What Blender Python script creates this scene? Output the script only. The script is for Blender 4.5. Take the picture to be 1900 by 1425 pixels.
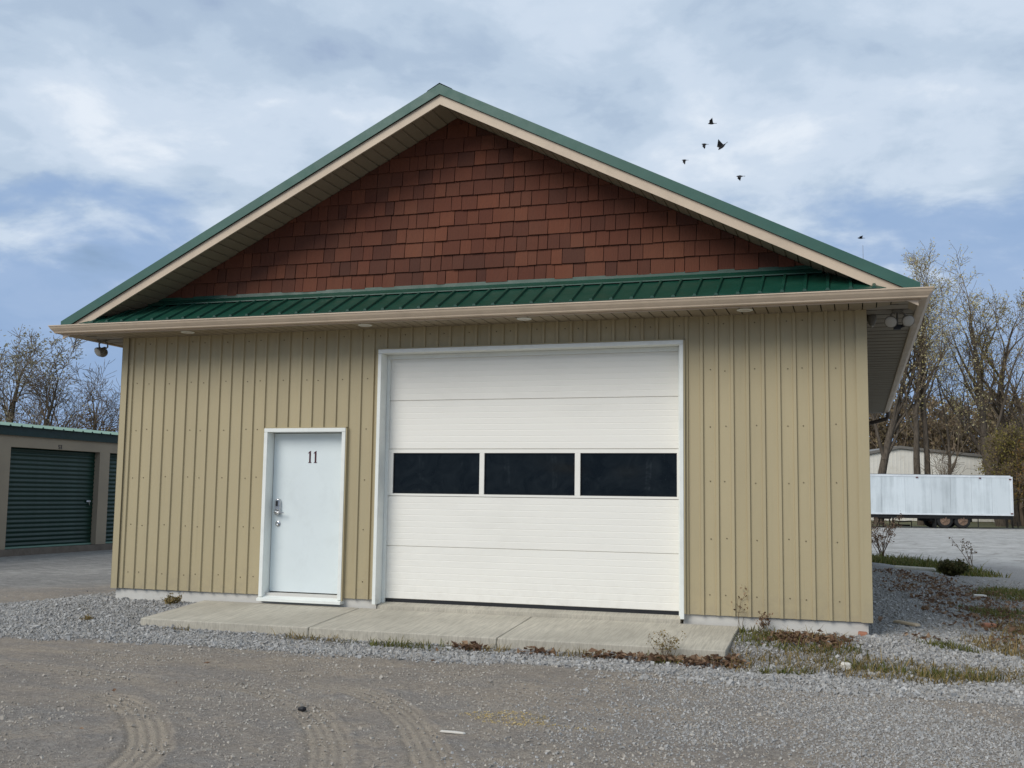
import bpy, math, random
import numpy as np
from mathutils import Vector, Matrix

for o in list(bpy.data.objects):
    bpy.data.objects.remove(o)
scene = bpy.context.scene
COL = scene.collection
R = math.radians

# ------------------------------------------------------------------ camera
CAM_POS = Vector((9.435, -12.097, 1.334))
YAW, PITCH, ROLL = -0.3121, 0.1041, 0.0131
fw = Vector((math.sin(YAW)*math.cos(PITCH), math.cos(YAW)*math.cos(PITCH), math.sin(PITCH)))
r0 = Vector((math.cos(YAW), -math.sin(YAW), 0)); u0 = r0.cross(fw)
rt = r0*math.cos(ROLL) + u0*math.sin(ROLL); up = -r0*math.sin(ROLL) + u0*math.cos(ROLL)
cd = bpy.data.cameras.new('camera'); cam = bpy.data.objects.new('camera', cd); COL.objects.link(cam)
m = Matrix.Identity(4)
for i in range(3):
    m[i][0], m[i][1], m[i][2], m[i][3] = rt[i], up[i], -fw[i], CAM_POS[i]
cam.matrix_world = m
cd.sensor_fit = 'HORIZONTAL'; cd.sensor_width = 36.0; cd.lens = 36.0*1984.85/1900.0
cd.clip_start = 0.1; cd.clip_end = 3000
scene.camera = cam

# ------------------------------------------------------------------ sky and sun
SUN_EL, SUN_LEFT = 37.0, 31.0            # degrees above the horizon, degrees left of the wall's normal
sun_dir = Vector((-math.sin(R(SUN_LEFT))*math.cos(R(SUN_EL)), -math.cos(R(SUN_LEFT))*math.cos(R(SUN_EL)), math.sin(R(SUN_EL))))
world = bpy.data.worlds.new('World'); scene.world = world; world.use_nodes = True
wt = world.node_tree; wt.nodes.clear()
def wn(t, **k):
    n = wt.nodes.new(t)
    for a, b in k.items(): setattr(n, a, b)
    return n
wl = wt.links.new
def wmath(op, a, b=None, c=None, clamp=False):
    n = wn('ShaderNodeMath', operation=op); n.use_clamp = clamp
    for i, v in enumerate((a, b, c)):
        if v is None: continue
        if isinstance(v, (int, float)): n.inputs[i].default_value = v
        else: wl(v, n.inputs[i])
    return n.outputs[0]
def wramp(fac, stops, interp='EASE'):
    n = wn('ShaderNodeValToRGB'); n.color_ramp.interpolation = interp
    e = n.color_ramp.elements
    while len(e) < len(stops): e.new(0.5)
    for q, (p, c) in zip(e, stops):
        q.position = p; q.color = (c[0], c[1], c[2], 1)
    wl(fac, n.inputs[0]); return n.outputs[0]
def wmix(fac, a, b):
    n = wn('ShaderNodeMix', data_type='RGBA')
    if isinstance(fac, float): n.inputs[0].default_value = fac
    else: wl(fac, n.inputs[0])
    for i, v in ((6, a), (7, b)):
        if isinstance(v, tuple): n.inputs[i].default_value = (*v, 1)
        else: wl(v, n.inputs[i])
    return n.outputs[2]
sky = wn('ShaderNodeTexSky', sky_type='NISHITA'); sky.sun_disc = False
sky.sun_elevation = R(SUN_EL); sky.sun_rotation = R(180+SUN_LEFT); sky.air_density = 1.0; sky.dust_density = 1.5; sky.ozone_density = 2.0
tc = wn('ShaderNodeTexCoord'); sep = wn('ShaderNodeSeparateXYZ'); wl(tc.outputs['Generated'], sep.inputs[0])
zc = wmath('MAXIMUM', sep.outputs[2], 0.0)
den = wmath('ADD', zc, 0.22)
px_ = wmath('DIVIDE', sep.outputs[0], den); py_ = wmath('DIVIDE', sep.outputs[1], den)
comb = wn('ShaderNodeCombineXYZ'); wl(px_, comb.inputs[0]); wl(py_, comb.inputs[1]); comb.inputs[2].default_value = 3.7
def wnoise(scale, detail, rough, dist, off=(0, 0, 0), src=None):
    mp = wn('ShaderNodeMapping'); mp.inputs['Location'].default_value = off
    wl(src or comb.outputs[0], mp.inputs[0])
    n = wn('ShaderNodeTexNoise'); n.inputs['Scale'].default_value = scale; n.inputs['Detail'].default_value = detail
    n.inputs['Roughness'].default_value = rough; n.inputs['Distortion'].default_value = dist
    wl(mp.outputs[0], n.inputs['Vector']); return n.outputs['Fac']
n1 = wnoise(1.45, 6, 0.50, 0.15, (3.1, 0.9, 0))
n2 = wnoise(3.3, 7, 0.55, 0.25, (5.1, 1.7, 0))
n3 = wnoise(1.9, 5, 0.5, 0.2, (9.4, 3.1, 0))
n4 = wnoise(7.5, 6, 0.58, 0.3, (1.2, 7.7, 0))
shade = wmath('ADD', wmath('ADD', wmath('MULTIPLY', n1, 0.45), wmath('MULTIPLY', n2, 0.38)), wmath('MULTIPLY', n4, 0.17))
SKYS = 0.1
def k(c, s=1.0/SKYS): return tuple(v*s for v in c)
cloud = wramp(shade, [(0.38, k((0.34, 0.44, 0.61))), (0.45, k((0.43, 0.54, 0.69))), (0.50, k((0.51, 0.62, 0.76))), (0.56, k((0.61, 0.71, 0.84))), (0.64, k((0.78, 0.85, 0.94)))])
zn = wmath('ADD', sep.outputs[2], wmath('MULTIPLY', wmath('SUBTRACT', n2, 0.5), 0.35))
hz = wramp(zn, [(0.0, (1, 1, 1)), (0.19, (0.92, 0.92, 0.92)), (0.27, (0, 0, 0))])
cloud = wmix(wmath('MULTIPLY', hz, 0.85), cloud, k((0.27, 0.41, 0.66)))
holes = wramp(n3, [(0.62, (0, 0, 0)), (0.74, (1, 1, 1))])
holes = wmath('MULTIPLY', holes, 0.55)
skyc = wmix(holes, cloud, sky.outputs[0])
bg = wn('ShaderNodeBackground'); wl(skyc, bg.inputs[0]); bg.inputs[1].default_value = SKYS
wo = wn('ShaderNodeOutputWorld'); wl(bg.outputs[0], wo.inputs[0])

sl = bpy.data.lights.new('sun', 'SUN'); sun = bpy.data.objects.new('sun', sl); COL.objects.link(sun)
sl.energy = 2.2; sl.angle = R(34); sl.color = (1.0, 0.95, 0.87)
sun.rotation_euler = (-sun_dir).to_track_quat('-Z', 'Y').to_euler(); sun.location = (-20, -30, 30)

vs = scene.view_settings
vs.view_transform = 'Standard'; vs.look = 'None'; vs.exposure = 0.0; vs.gamma = 1.0; vs.use_curve_mapping = False
scene.render.engine = 'CYCLES'

# ------------------------------------------------------------------ helpers
def s2l(r, g, b):
    f = lambda v: (v/255/12.92) if v/255 <= .04045 else ((v/255+.055)/1.055)**2.4
    return (f(r), f(g), f(b))

class NT:
    def __init__(self, name):
        self.m = bpy.data.materials.new(name); self.m.use_nodes = True
        self.t = self.m.node_tree; self.t.nodes.clear()
        self.out = self.n('ShaderNodeOutputMaterial'); self.b = self.n('ShaderNodeBsdfPrincipled')
        self.t.links.new(self.b.outputs[0], self.out.inputs[0])
        self.tc = self.n('ShaderNodeTexCoord')
    def n(self, t, **k):
        x = self.t.nodes.new(t)
        for a, b in k.items(): setattr(x, a, b)
        return x
    def l(self, a, b): self.t.links.new(a, b)
    def put(self, v, inp):
        if isinstance(v, (int, float)): inp.default_value = v
        elif isinstance(v, tuple): inp.default_value = (*v, 1) if len(inp.default_value) == 4 else v
        else: self.l(v, inp)
    def noise(self, scale, detail=4, rough=0.55, stretch=(1, 1, 1), src=None, dist=0.0, coord='Object'):
        mp = self.n('ShaderNodeMapping'); mp.inputs['Scale'].default_value = stretch
        self.l(src or self.tc.outputs[coord], mp.inputs[0])
        x = self.n('ShaderNodeTexNoise'); x.inputs['Scale'].default_value = scale; x.inputs['Detail'].default_value = detail
        x.inputs['Roughness'].default_value = rough; x.inputs['Distortion'].default_value = dist
        self.l(mp.outputs[0], x.inputs['Vector']); return x.outputs['Fac']
    def voronoi(self, scale, out='Distance', stretch=(1, 1, 1), src=None, feature='F1'):
        mp = self.n('ShaderNodeMapping'); mp.inputs['Scale'].default_value = stretch
        self.l(src or self.tc.outputs['Object'], mp.inputs[0])
        x = self.n('ShaderNodeTexVoronoi', feature=feature); x.inputs['Scale'].default_value = scale
        self.l(mp.outputs[0], x.inputs['Vector']); return x.outputs[out]
    def math(self, op, a, b=None, clamp=False):
        x = self.n('ShaderNodeMath', operation=op); x.use_clamp = clamp
        self.put(a, x.inputs[0])
        if b is not None: self.put(b, x.inputs[1])
        return x.outputs[0]
    def ramp(self, fac, stops, interp='LINEAR'):
        x = self.n('ShaderNodeValToRGB'); x.color_ramp.interpolation = interp
        e = x.color_ramp.elements
        while len(e) < len(stops): e.new(0.5)
        for q, (p, c) in zip(e, stops):
            q.position = p
            q.color = (c, c, c, 1) if isinstance(c, (int, float)) else (*c, 1)
        self.l(fac, x.inputs[0]); return x.outputs[0]
    def mix(self, fac, a, b, blend='MIX'):
        x = self.n('ShaderNodeMix', data_type='RGBA', blend_type=blend)
        self.put(fac, x.inputs[0]); self.put(a, x.inputs[6]); self.put(b, x.inputs[7]); return x.outputs[2]
    def hsv(self, col, h=0.5, s=1.0, v=1.0):
        x = self.n('ShaderNodeHueSaturation')
        self.put(h, x.inputs[0]); self.put(s, x.inputs[1]); self.put(v, x.inputs[2]); self.put(col, x.inputs[4]); return x.outputs[0]
    def bump(self, h, strength=0.3, dist=0.01, prev=None):
        x = self.n('ShaderNodeBump'); x.inputs['Strength'].default_value = strength; x.inputs['Distance'].default_value = dist
        self.l(h, x.inputs['Height'])
        if prev is not None: self.l(prev, x.inputs['Normal'])
        return x.outputs[0]
    def attr(self, name):
        x = self.n('ShaderNodeAttribute', attribute_name=name); return x.outputs['Fac']
    def fin(self, col, rough=0.6, metallic=0.0, spec=0.5, normal=None):
        self.put(col, self.b.inputs['Base Color']); self.put(rough, self.b.inputs['Roughness'])
        self.b.inputs['Metallic'].default_value = metallic; self.b.inputs['Specular IOR Level'].default_value = spec
        if normal is not None: self.l(normal, self.b.inputs['Normal'])
        return self.m

def paint(name, c, rough=0.5, var=0.1, scale=2.0, stretch=(1, 1, 1), bump=0.03, bscale=25, dirt=None, dirtamt=0.3, spec=0.4, metallic=0.0):
    a = NT(name)
    f = a.noise(scale, 5, 0.6, stretch)
    v = a.ramp(f, [(0.3, 1-var), (0.7, 1+var)])
    col = a.mix(1.0, c, v, 'MULTIPLY')
    if dirt:
        d = a.noise(scale*1.7, 6, 0.7, stretch, dist=0.5)
        d = a.ramp(d, [(0.5, 0.0), (0.75, dirtamt)])
        col = a.mix(d, col, dirt)
    nb = a.bump(a.noise(bscale, 3), bump, 0.01)
    rr = a.ramp(a.noise(scale*3, 4), [(0.3, max(0.05, rough-0.08)), (0.7, min(1, rough+0.08))])
    return a.fin(col, rr, metallic, spec, nb)

class MB:
    def __init__(self): self.v = []; self.f = []
    def add(self, vs_, fs):
        b = len(self.v); self.v += [tuple(p) for p in vs_]; self.f += [tuple(i+b for i in q) for q in fs]; return self
    def box(self, x0, x1, y0, y1, z0, z1):
        return self.add([(x0,y0,z0),(x1,y0,z0),(x1,y1,z0),(x0,y1,z0),(x0,y0,z1),(x1,y0,z1),(x1,y1,z1),(x0,y1,z1)],
            [(3,2,1,0),(4,5,6,7),(0,1,5,4),(1,2,6,5),(2,3,7,6),(3,0,4,7)])
    def prism(self, poly, fn0, fn1):
        """poly: list of 2D points; fn0/fn1 map a point to the near and the far 3D position"""
        n = len(poly)
        return self.add([fn0(p) for p in poly]+[fn1(p) for p in poly],
            [tuple(range(n)), tuple(range(2*n-1, n-1, -1))]+[(i, i+n, (i+1) % n+n, (i+1) % n) for i in range(n)])
    def tube(self, pts, rad, n=8, caps=True):
        pts = [Vector(p) for p in pts]
        if not hasattr(rad, '__len__'): rad = [rad]*len(pts)
        vs_ = []; prev = None
        for i, p in enumerate(pts):
            d = (pts[min(i+1, len(pts)-1)]-pts[max(i-1, 0)]).normalized()
            a = prev if prev is not None and abs(prev.dot(d)) < 0.95 else (Vector((0, 0, 1)) if abs(d.z) < 0.9 else Vector((1, 0, 0)))
            b = d.cross(a).normalized(); a = b.cross(d).normalized(); prev = a
            for j in range(n):
                t = 2*math.pi*j/n; vs_.append(p+(a*math.cos(t)+b*math.sin(t))*rad[i])
        fs = [(i*n+j, i*n+(j+1) % n, (i+1)*n+(j+1) % n, (i+1)*n+j) for i in range(len(pts)-1) for j in range(n)]
        if caps: fs += [tuple(range(n-1, -1, -1)), tuple(range((len(pts)-1)*n, len(pts)*n))]
        return self.add(vs_, fs)
    def lathe(self, c, axis, prof, n=20):
        """prof: (distance along axis, radius)"""
        c = Vector(c); d = Vector(axis).normalized(); a = Vector((0, 0, 1)) if abs(d.z) < 0.9 else Vector((1, 0, 0))
        b = d.cross(a).normalized(); a = b.cross(d)
        vs_ = []
        for t, r_ in prof:
            for j in range(n):
                q = 2*math.pi*j/n; vs_.append(c+d*t+(a*math.cos(q)+b*math.sin(q))*r_)
        kk = len(prof)
        fs = [(i*n+j, i*n+(j+1) % n, (i+1)*n+(j+1) % n, (i+1)*n+j) for i in range(kk-1) for j in range(n)]
        fs += [tuple(range(n-1, -1, -1)), tuple(range((kk-1)*n, kk*n))]
        return self.add(vs_, fs)
    def mesh(self, name, mat=None, smooth=False):
        me = bpy.data.meshes.new(name); me.from_pydata(self.v, [], self.f)
        if mat: me.materials.append(mat)
        if smooth: me.polygons.foreach_set('use_smooth', [True]*len(me.polygons))
        me.update(); return me
    def build(self, name, mat, parent=None, smooth=False):
        return link(name, self.mesh(name, mat, smooth), parent)
def link(name, me, parent=None):
    o = bpy.data.objects.new(name, me); COL.objects.link(o)
    if parent is not None: o.parent = parent
    return o
def bevel(o, w=0.004, seg=2):
    md = o.modifiers.new('bevel', 'BEVEL'); md.width = w; md.segments = seg; md.limit_method = 'ANGLE'; return o
def tag(o, label=None, cat=None, group=None, kind=None):
    if label: o['label'] = label
    if cat: o['category'] = cat
    if group: o['group'] = group
    if kind: o['kind'] = kind
    return o
def empty(name, loc=(0, 0, 0), label=None, cat=None, group=None):
    o = bpy.data.objects.new(name, None); COL.objects.link(o); o.location = loc
    return tag(o, label, cat, group)
def npmesh(name, v, f, mats=(), midx=None, attrs=None, smooth=False):
    """v (N,3) array, f (M,k) array"""
    me = bpy.data.meshes.new(name); v = np.asarray(v, np.float32); f = np.asarray(f, np.int32)
    me.vertices.add(len(v)); me.vertices.foreach_set('co', v.ravel())
    kf = f.shape[1]; me.loops.add(f.size); me.loops.foreach_set('vertex_index', f.ravel())
    me.polygons.add(len(f)); me.polygons.foreach_set('loop_start', np.arange(0, f.size, kf, dtype=np.int32))
    try: me.polygons.foreach_set('loop_total', np.full(len(f), kf, np.int32))
    except Exception: pass
    for q in mats: me.materials.append(q)
    if midx is not None: me.polygons.foreach_set('material_index', np.asarray(midx, np.int32))
    me.polygons.foreach_set('use_smooth', np.full(len(f), smooth, bool))
    me.update(calc_edges=True)
    for a_, val in (attrs or {}).items():
        at = me.attributes.new(a_, 'FLOAT', 'POINT'); at.data.foreach_set('value', np.asarray(val, np.float32))
    return me
def clip(poly, a, b, c):
    """keep the part of a convex 2D polygon where a*x+b*y <= c"""
    out = []
    for i in range(len(poly)):
        p, q = poly[i], poly[(i+1) % len(poly)]
        dp, dq = a*p[0]+b*p[1]-c, a*q[0]+b*q[1]-c
        if dp <= 0: out.append(p)
        if dp*dq < 0:
            t = dp/(dp-dq); out.append((p[0]+t*(q[0]-p[0]), p[1]+t*(q[1]-p[1])))
    return out
def area(poly):
    return abs(sum(poly[i][0]*poly[(i+1) % len(poly)][1]-poly[(i+1) % len(poly)][0]*poly[i][1] for i in range(len(poly))))/2 if len(poly) > 2 else 0
rng = np.random.default_rng(11); random.seed(5)
def vnoise(x, y, seed=0):
    xi = np.floor(x).astype(np.int64); yi = np.floor(y).astype(np.int64); fx = x-xi; fy = y-yi
    fx = fx*fx*(3-2*fx); fy = fy*fy*(3-2*fy)
    def h(a, b):
        n = (a*374761393+b*668265263+seed*1442695041) & 0x7fffffff
        n = ((n ^ (n >> 13))*1274126177) & 0x7fffffff
        return ((n ^ (n >> 16)) & 0xffff)/65535.0
    return (h(xi, yi)*(1-fx)+h(xi+1, yi)*fx)*(1-fy)+(h(xi, yi+1)*(1-fx)+h(xi+1, yi+1)*fx)*fy
def fbm(x, y, seed=0, oct=4):
    s = 0; a = 0.5; t = 0
    for i in range(oct):
        s = s+a*vnoise(x*2**i, y*2**i, seed+i*17); t += a; a *= 0.5
    return s/t
def sstep(a, b, x):
    t = np.clip((x-a)/(b-a), 0, 1); return t*t*(3-2*t)

# ------------------------------------------------------------------ dimensions of the workshop
W, L = 9.55, 14.65
XC = W/2; SL = 0.503
OH, OHS = 0.60, 0.541            # front and side overhang to the fascia
Z_SOF, Z_GUT, Z_SID = 3.391, 3.484, 0.054

# ------------------------------------------------------------------ materials
def siding_mat():
    a = NT('tan_siding')
    sp = a.n('ShaderNodeSeparateXYZ'); a.l(a.tc.outputs['Object'], sp.inputs[0])
    col = a.mix(a.ramp(a.noise(1.2, 5, 0.65, (3, 3, 0.35)), [(0.35, 0.0), (0.75, 0.4)]), s2l(179, 165, 131), s2l(166, 154, 124))
    col = a.hsv(col, 0.5, 1.0, a.ramp(a.n('ShaderNodeObjectInfo').outputs['Random'], [(0, 0.95), (1, 1.035)]))
    mud = a.math('MULTIPLY', a.ramp(sp.outputs[2], [(0.05, 1.0), (0.45, 0.0)]), a.ramp(a.noise(7, 6, 0.75), [(0.42, 0.0), (0.7, 0.55)]))
    col = a.mix(mud, col, s2l(150, 138, 118))
    st_ = a.ramp(a.noise(2.0, 6, 0.7, (9, 9, 0.22)), [(0.55, 0.0), (0.8, 0.28)])
    col = a.mix(st_, col, s2l(140, 128, 98))
    return a.fin(col, a.ramp(a.noise(3, 4, 0.6, (2, 2, 0.3)), [(0.3, 0.38), (0.7, 0.56)]), 0, 0.4, a.bump(a.noise(2.3, 2, 0.4, (3, 3, 1)), 0.22, 0.02))
m_siding = siding_mat()
m_trim = paint('tan_trim', s2l(202, 183, 160), 0.42, 0.05, 1.5, (1, 1, 1), 0.02, dirt=s2l(130, 118, 100), dirtamt=0.25)
m_soffit = paint('tan_soffit', s2l(152, 138, 116), 0.6, 0.06, 3)
m_vent = paint('perforated_soffit', s2l(150, 142, 130), 0.7, 0.08, 3)
m_white = paint('white_frame', s2l(234, 236, 230), 0.4, 0.03, 2, dirt=s2l(150, 150, 148), dirtamt=0.18)
m_doorw = paint('white_steel_door', s2l(220, 228, 228), 0.4, 0.03, 1.5, dirt=s2l(170, 172, 170), dirtamt=0.15)
m_seal = paint('black_rubber', (0.012, 0.013, 0.016), 0.6, 0.1)
def roofgreen(name, c, rough):
    a = NT(name)
    f = a.noise(1.6, 5, 0.65, (1, 2, 2))
    col = a.mix(a.ramp(f, [(0.45, 0.0), (0.8, 0.35)]), c, tuple(v*1.5+0.02 for v in c))
    return a.fin(col, a.ramp(a.noise(6, 4), [(0.3, rough-0.08), (0.7, rough+0.12)]), 0, 0.5, a.bump(a.noise(4, 2), 0.06, 0.02))
m_green = roofgreen('green_metal', s2l(14, 64, 50), 0.38)
m_rake = roofgreen('green_rake_trim', s2l(44, 88, 76), 0.42)
m_dark = paint('dark_gap', (0.02, 0.018, 0.016), 0.9, 0.1)
m_found = (lambda a: a.fin(a.mix(a.ramp(a.noise(3, 6, 0.7, (0.7, 1, 2.5), dist=0.6), [(0.5, 0.0), (0.8, 0.4)]), s2l(204, 201, 194), s2l(164, 157, 146)),
    0.85, 0, 0.2, a.bump(a.noise(30, 5), 0.15, 0.01)))(NT('parged_foundation'))
m_steel = paint('satin_chrome', (0.55, 0.55, 0.56), 0.22, 0.05, 8, metallic=1.0)
m_black = paint('black_plastic', (0.012, 0.012, 0.014), 0.45, 0.1)
m_num = paint('maroon_vinyl', s2l(66, 22, 34), 0.5, 0.05)

def shingle_mat(name, rnd):
    a = NT(name)
    rv = a.n('ShaderNodeObjectInfo').outputs['Random'] if rnd == 'obj' else a.n('ShaderNodeNewGeometry').outputs['Random Per Island']
    base = a.ramp(rv, [(0.0, s2l(78, 46, 36)), (0.25, s2l(102, 58, 42)), (0.5, s2l(90, 51, 38)), (0.75, s2l(112, 65, 46)), (1.0, s2l(84, 50, 39))])
    g = a.noise(9, 5, 0.65, (7, 7, 0.7), coord='Object')
    col = a.mix(a.ramp(g, [(0.35, 0.0), (0.7, 0.5)]), base, a.hsv(base, 0.5, 0.95, 0.72))
    st = a.noise(1.3, 4, 0.6, (1, 1, 1))
    col = a.mix(a.ramp(st, [(0.45, 0.0), (0.75, 0.4)]), col, a.hsv(col, 0.51, 0.92, 1.18))
    return a.fin(col, 0.8, 0, 0.25, a.bump(g, 0.5, 0.008))
m_shingle = shingle_mat('cedar_shingle', 'obj'); m_shingle2 = shingle_mat('cedar_shingle_cuts', 'isl')

def overhead_mat():
    a = NT('white_overhead_door')
    g = a.noise(14, 4, 0.6, (0.35, 1, 9))
    d = a.noise(1.5, 6, 0.7, (0.6, 1, 1.4), dist=0.4)
    col = a.mix(a.ramp(d, [(0.5, 0.0), (0.8, 0.16)]), s2l(238, 235, 226), s2l(182, 179, 170))
    sp = a.n('ShaderNodeSeparateXYZ'); a.l(a.tc.outputs['Object'], sp.inputs[0])
    mud = a.math('MULTIPLY', a.ramp(sp.outputs[2], [(0.06, 1.0), (0.5, 0.0)]), a.ramp(a.noise(6, 6, 0.75), [(0.45, 0.0), (0.7, 0.22)]))
    col = a.mix(mud, col, s2l(186, 180, 168))
    return a.fin(col, 0.5, 0, 0.35, a.bump(g, 0.10, 0.004))
m_over = overhead_mat()
def glass_mat():
    a = NT('dark_glass')
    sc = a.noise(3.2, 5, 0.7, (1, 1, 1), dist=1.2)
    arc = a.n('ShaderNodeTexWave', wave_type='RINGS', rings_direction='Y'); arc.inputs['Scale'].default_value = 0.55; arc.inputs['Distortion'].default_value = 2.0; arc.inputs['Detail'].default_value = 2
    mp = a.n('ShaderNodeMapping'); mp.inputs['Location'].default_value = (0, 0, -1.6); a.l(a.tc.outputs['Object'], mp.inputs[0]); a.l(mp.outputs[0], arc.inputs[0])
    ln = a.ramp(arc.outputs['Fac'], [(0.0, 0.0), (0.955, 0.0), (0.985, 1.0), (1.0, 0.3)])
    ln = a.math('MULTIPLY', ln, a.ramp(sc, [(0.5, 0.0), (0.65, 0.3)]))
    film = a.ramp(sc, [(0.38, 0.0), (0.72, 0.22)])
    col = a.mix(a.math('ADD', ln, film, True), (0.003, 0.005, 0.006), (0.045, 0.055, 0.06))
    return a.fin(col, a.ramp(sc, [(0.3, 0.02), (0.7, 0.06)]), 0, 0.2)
m_glass = glass_mat()
def conc_mat():
    a = NT('broomed_concrete')
    n = a.noise(1.1, 6, 0.65, dist=0.4); br = a.noise(13, 4, 0.7, (4.5, 0.22, 1)); sp = a.noise(60, 3)
    col = a.mix(a.ramp(n, [(0.32, 0.0), (0.72, 1.0)]), s2l(172, 166, 152), s2l(200, 193, 177))
    col = a.mix(a.ramp(br, [(0.42, 0.0), (0.62, 0.6)]), col, s2l(152, 146, 134))
    col = a.mix(a.ramp(sp, [(0.55, 0.0), (0.8, 0.25)]), col, s2l(146, 141, 132))
    nb = a.bump(br, 0.4, 0.006); nb = a.bump(sp, 0.2, 0.003, nb)
    return a.fin(col, 0.88, 0, 0.2, nb)
m_conc = conc_mat()

# ------------------------------------------------------------------ ground
def foot_d(x, y):
    dx = np.maximum(np.maximum(-x, x-W), 0); dy = np.maximum(np.maximum(-y, y-L), 0)
    return np.hypot(dx, dy)
def ground_z(x, y):
    x = np.asarray(x, float); y = np.asarray(y, float)
    z = -0.25+0.165*(1-sstep(0.0, 1.95, foot_d(x, y)))
    z = z-0.035*sstep(-0.9, -1.3, y)*sstep(-2.3, -1.5, y)*sstep(1.0, 1.6, x)*sstep(9.2, 8.2, x)
    z = z-0.04*sstep(3, 9, -x)-0.07*sstep(30, 55, y)*sstep(2, 8, x)
    near = 1-sstep(14, 24, np.hypot(x-6, y+2))
    z = z+near*((fbm(x*0.6, y*0.6, 3, 3)-0.5)*0.05+(fbm(x*3.1, y*3.1, 9, 3)-0.5)*0.014)
    z = z-0.10*np.exp(-((x-11.8)/2.2)**2-((y-14.5)/1.2)**2)
    return z
TRACKS = [
    ([(0.4,-3.9),(1.6,-4.0),(2.6,-4.1),(3.9,-4.22)], 0.34, 0.55), ([(0.8,-3.15),(2.5,-3.2),(4.2,-3.45),(5.4,-3.9)], 0.30, 0.35), ([(1.5,-5.3),(2.5,-5.5),(3.3,-5.4),(3.7,-5.05)], 0.36, 0.6),
    ([(3.30,-5.35),(3.69,-5.04),(3.89,-5.01),(4.2,-5.16),(4.59,-5.5),(4.9,-5.85),(5.18,-6.24),(5.33,-6.55),(5.41,-6.79),(5.5,-7.4)], 0.30, 1.0),
    ([(3.9,-4.22),(4.37,-4.25),(4.76,-4.31),(5.21,-4.59),(5.7,-5.06),(6.07,-5.57),(6.33,-6.02),(6.48,-6.38),(6.6,-7.0)], 0.28, 0.75),
    ([(4.8,-3.95),(5.21,-3.96),(5.56,-4.08),(5.97,-4.41),(6.41,-4.97),(6.72,-5.48),(6.96,-5.92),(7.07,-6.16),(7.3,-6.9)], 0.28, 0.8),
    ([(7.1,-5.2),(7.29,-5.26),(7.52,-5.41),(7.72,-5.7),(7.85,-6.1)], 0.26, 0.5),
    ([(3.2,-6.9),(4.0,-6.6),(4.14,-6.35),(4.22,-6.15),(4.33,-5.93),(4.5,-5.75)], 0.22, 0.55)]
def smooth_poly(pts, n=40):
    P = np.array(pts); out = []
    for i in range(len(P)-1):
        p0 = P[max(i-1, 0)]; p1 = P[i]; p2 = P[i+1]; p3 = P[min(i+2, len(P)-1)]
        t = np.linspace(0, 1, n, endpoint=False)[:, None]
        out.append(0.5*((2*p1)+(-p0+p2)*t+(2*p0-5*p1+4*p2-p3)*t**2+(-p0+3*p1-3*p2+p3)*t**3))
    return np.vstack(out)
def gravel_mask(x, y):
    """1 where loose crushed stone lies"""
    w = (fbm(x*0.9, y*0.9, 21, 4)-0.5)
    low = -2.32-0.10*np.maximum(x-7.2, 0)-0.02*np.maximum(4-x, 0)
    a_ = sstep(-0.22, 0.22, y-low+w*0.9)
    upl = np.where(x < 0, 1-sstep(-0.25, 0.25, y-(0.35+(x+1.6)*1.0)+w*1.0)*sstep(0.0, -0.6, x+0.3), 1.0)
    left_end = 1-sstep(-6.0, -4.0, -x-7.0)*0
    right_fade = 1-sstep(17.5, 19.5, y)
    return a_*np.where(y > 0.0, np.where(x > 4, 1.0, upl), upl)*right_fade
def axis(segs):
    out = []
    for a_, b_, s_ in segs: out += list(np.arange(a_, b_, s_))
    return np.array(out+[segs[-1][1]])
gx = np.concatenate([-np.geomspace(1500, 12, 26)+0.0, axis([(-11.5, -3, 0.25), (-3, 3.0, 0.05), (3.0, 8.2, 0.016), (8.2, 13.0, 0.045), (13.0, 24, 0.4)]), np.geomspace(25, 1500, 24)])
gy = np.concatenate([-np.geomspace(1500, 14, 20), axis([(-13.5, -7.6, 0.25), (-7.6, -3.6, 0.016), (-3.6, 3, 0.05), (3, 24, 0.22), (24, 90, 1.5)]), np.geomspace(92, 1500, 20)])
GX, GY = np.meshgrid(gx, gy); X1, Y1 = GX.ravel(), GY.ravel()
Z1 = ground_z(X1, Y1)
dust = np.zeros_like(X1); tread = np.zeros_like(X1)
sel = np.where((X1 > 0.2) & (X1 < 8.4) & (Y1 > -7.6) & (Y1 < -2.9))[0]
xs_, ys_ = X1[sel], Y1[sel]
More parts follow.
